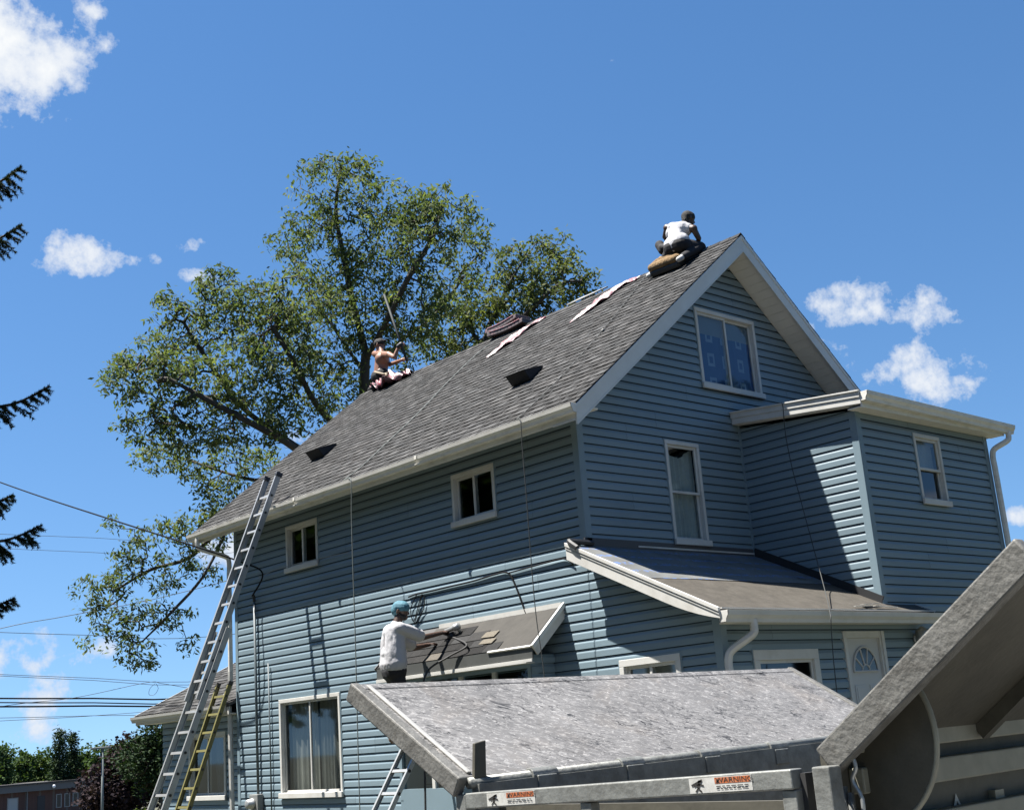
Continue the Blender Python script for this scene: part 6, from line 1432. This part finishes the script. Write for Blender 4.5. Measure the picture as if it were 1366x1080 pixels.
for f_ in (fR, fL): organic('shoe', [(f_, f_-V3(.10, -.02, .06), .048, .042)], SHOE, pa, .009, 2, .6)
organic('hair', [(hd_-hf*.025+hu*.040, hd_+hf*.015+hu*.045, .095, .088), (hd_-hf*.045+hu*.01, hd_-hf*.05-hu*.04, .078, .062)], HAIR, pa, .008, 2, .6)
organic('tool_pouch', [(X(880, 327, 3.05), X(884, 334, 3.02), .075, .07), (X(893, 330, 2.98), X(884, 330, 3.0), .05, .06)], PANTS, pa, .010, 3, .6)
# foam seat pad under him
FOAM = mat('tan_foam', (.15, .095, .042), .95, var=.3, scale=14, bump=1.0, bscale=35, dirt=(.06, .035, .016), dirt_scale=9, dirt_amt=.6)
T = thing('foam_pad', tuple(on(893, 355, 0)), 'worn tan foam pad with black underside under the worker on the ridge', 'pad')
c = on(893, 351, .10); u1 = on(918, 341, .10)-c; u1 /= np.linalg.norm(u1); v1_ = np.cross(NRM, u1)
fp = [(c-u1*.26+v1_*.09, c+u1*.22+v1_*.09, .070, .075), (c-u1*.28-v1_*.08, c+u1*.24-v1_*.08, .068, .072), (c-u1*.12+v1_*.02, c+u1*.1, .098, .09), (c-u1*.28+v1_*.1, c-u1*.28-v1_*.08, .065, .065)]
o = organic('foam', [(a+NRM*.05, b+NRM*.05, r, s) for a, b, r, s in fp], FOAM, T, .011, 3, .6)
mb = MB(); mb.obox(c-NRM*.03, u1*.30, v1_*.17, NRM*.045); bevel(mb.build('base', BLACKR, T), .03, 3)

# shirtless worker with a pole at the far end of the ridge
xb = 3.30
pb_ = thing('person', tuple(pl(508, 515, 0, xb)), 'shirtless worker in dark cap holding a long pole at the far ridge end', 'person')
Xb = lambda px, py, dx=0: pl(px, py, 0, xb+dx)
pel = Xb(507, 500); che = Xb(510, 480, .05); nck = Xb(509, 469, .06); hd_ = Xb(506.5, 460.5, .08); sR, sL = Xb(519, 473, -.12), Xb(500, 472, .14); eR = Xb(526, 476, -.16); hR = Xb(532, 462, -.10); eL = Xb(520, 486, .2); hL = Xb(536, 480, .1)
kR, kL = Xb(520, 509, .05), Xb(503, 514, .25); fR, fL = Xb(498, 517, -.10), Xb(494, 520, .15)
hp, hf, hu, hs = head_parts(hd_, V3(.45, -.88, .05), (0, 0, 1))
sk = hp+[(che, nck, .11, .06), (nck, hd_, .056, .056), (sR, sL, .066, .066), (sR, eR, .056, .046), (eR, hR, .043, .032), (sL, eL, .056, .046), (eL, hL, .043, .032), (pel, che, .13, .15), (pel+V3(0, .07, 0), pel-V3(0, .07, 0), .13, .13), (che+V3(.05, .05, 0), che-V3(.05, .05, 0), .14, .14), (pel, kR, .10, .065), (pel, kL, .10, .065), (kR, fR, .05, .04), (kL, fL, .05, .04)]
pd = Xb(502, 374, .1)-Xb(541, 489, .0); pd /= np.linalg.norm(pd)
hand(sk, hR-pd*.02, V3(.3, -.7, .4), V3(.5, .3, 0), 1, 1.2); hand(sk, hL, V3(.3, -.8, .0), V3(.5, .3, 0), -1, 1.2)
organic('body', sk, SKIN_T, pb_, .0085, 3, .5); eyes(hd_, hf, hu, hs, pb_)
organic('trousers', [(pel+V3(0, .07, -.02), pel+V3(0, -.07, -.02), .145, .145), (pel, kR, .125, .095), (pel, kL, .125, .095), (kR, fR, .08, .06), (kL, fL, .08, .06)], PANTS, pb_, .011, 4, .5)
organic('cap', [(hd_-hf*.025+hu*.048, hd_+hf*.025+hu*.05, .096, .092), (hd_+hf*.07+hu*.055, hd_+hf*.16+hu*.075, .030, .014), (hd_+hf*.07+hu*.055+hs*.03, hd_+hf*.14+hu*.07+hs*.03, .02, .012), (hd_+hf*.07+hu*.055-hs*.03, hd_+hf*.14+hu*.07-hs*.03, .02, .012)], HAIR, pb_, .008, 2, .6)
organic('glove', [(hR, hR+V3(.02, -.05, .03), .055, .05)], BLACKP, pb_, .009, 2, .6)
mb = MB(); q0 = Xb(498, 493, -.15); mb.tube([Xb(500, 496, -.16), Xb(512, 499, -.19), Xb(520, 497, -.14)], .022, 8); mb.tube([Xb(515, 498, -.17), Xb(517, 503, -.17)], .03, 8); mb.build('tool_belt', mat('belt_tan', (.20, .16, .11), .8), pb_, True)
hcx = (hR+V3(.02, -.05, .03)); e1 = hcx+pd*1.32; e0 = hcx-pd*.42
mb = MB(); mb.tube([e0, e1], .022, 8); o = mb.build('long_pole', mat('pole_grey', (.035, .04, .04), .7, spec=.2), None, True); tag(o, 'long grey metal pole held upright by the shirtless worker', 'pole')
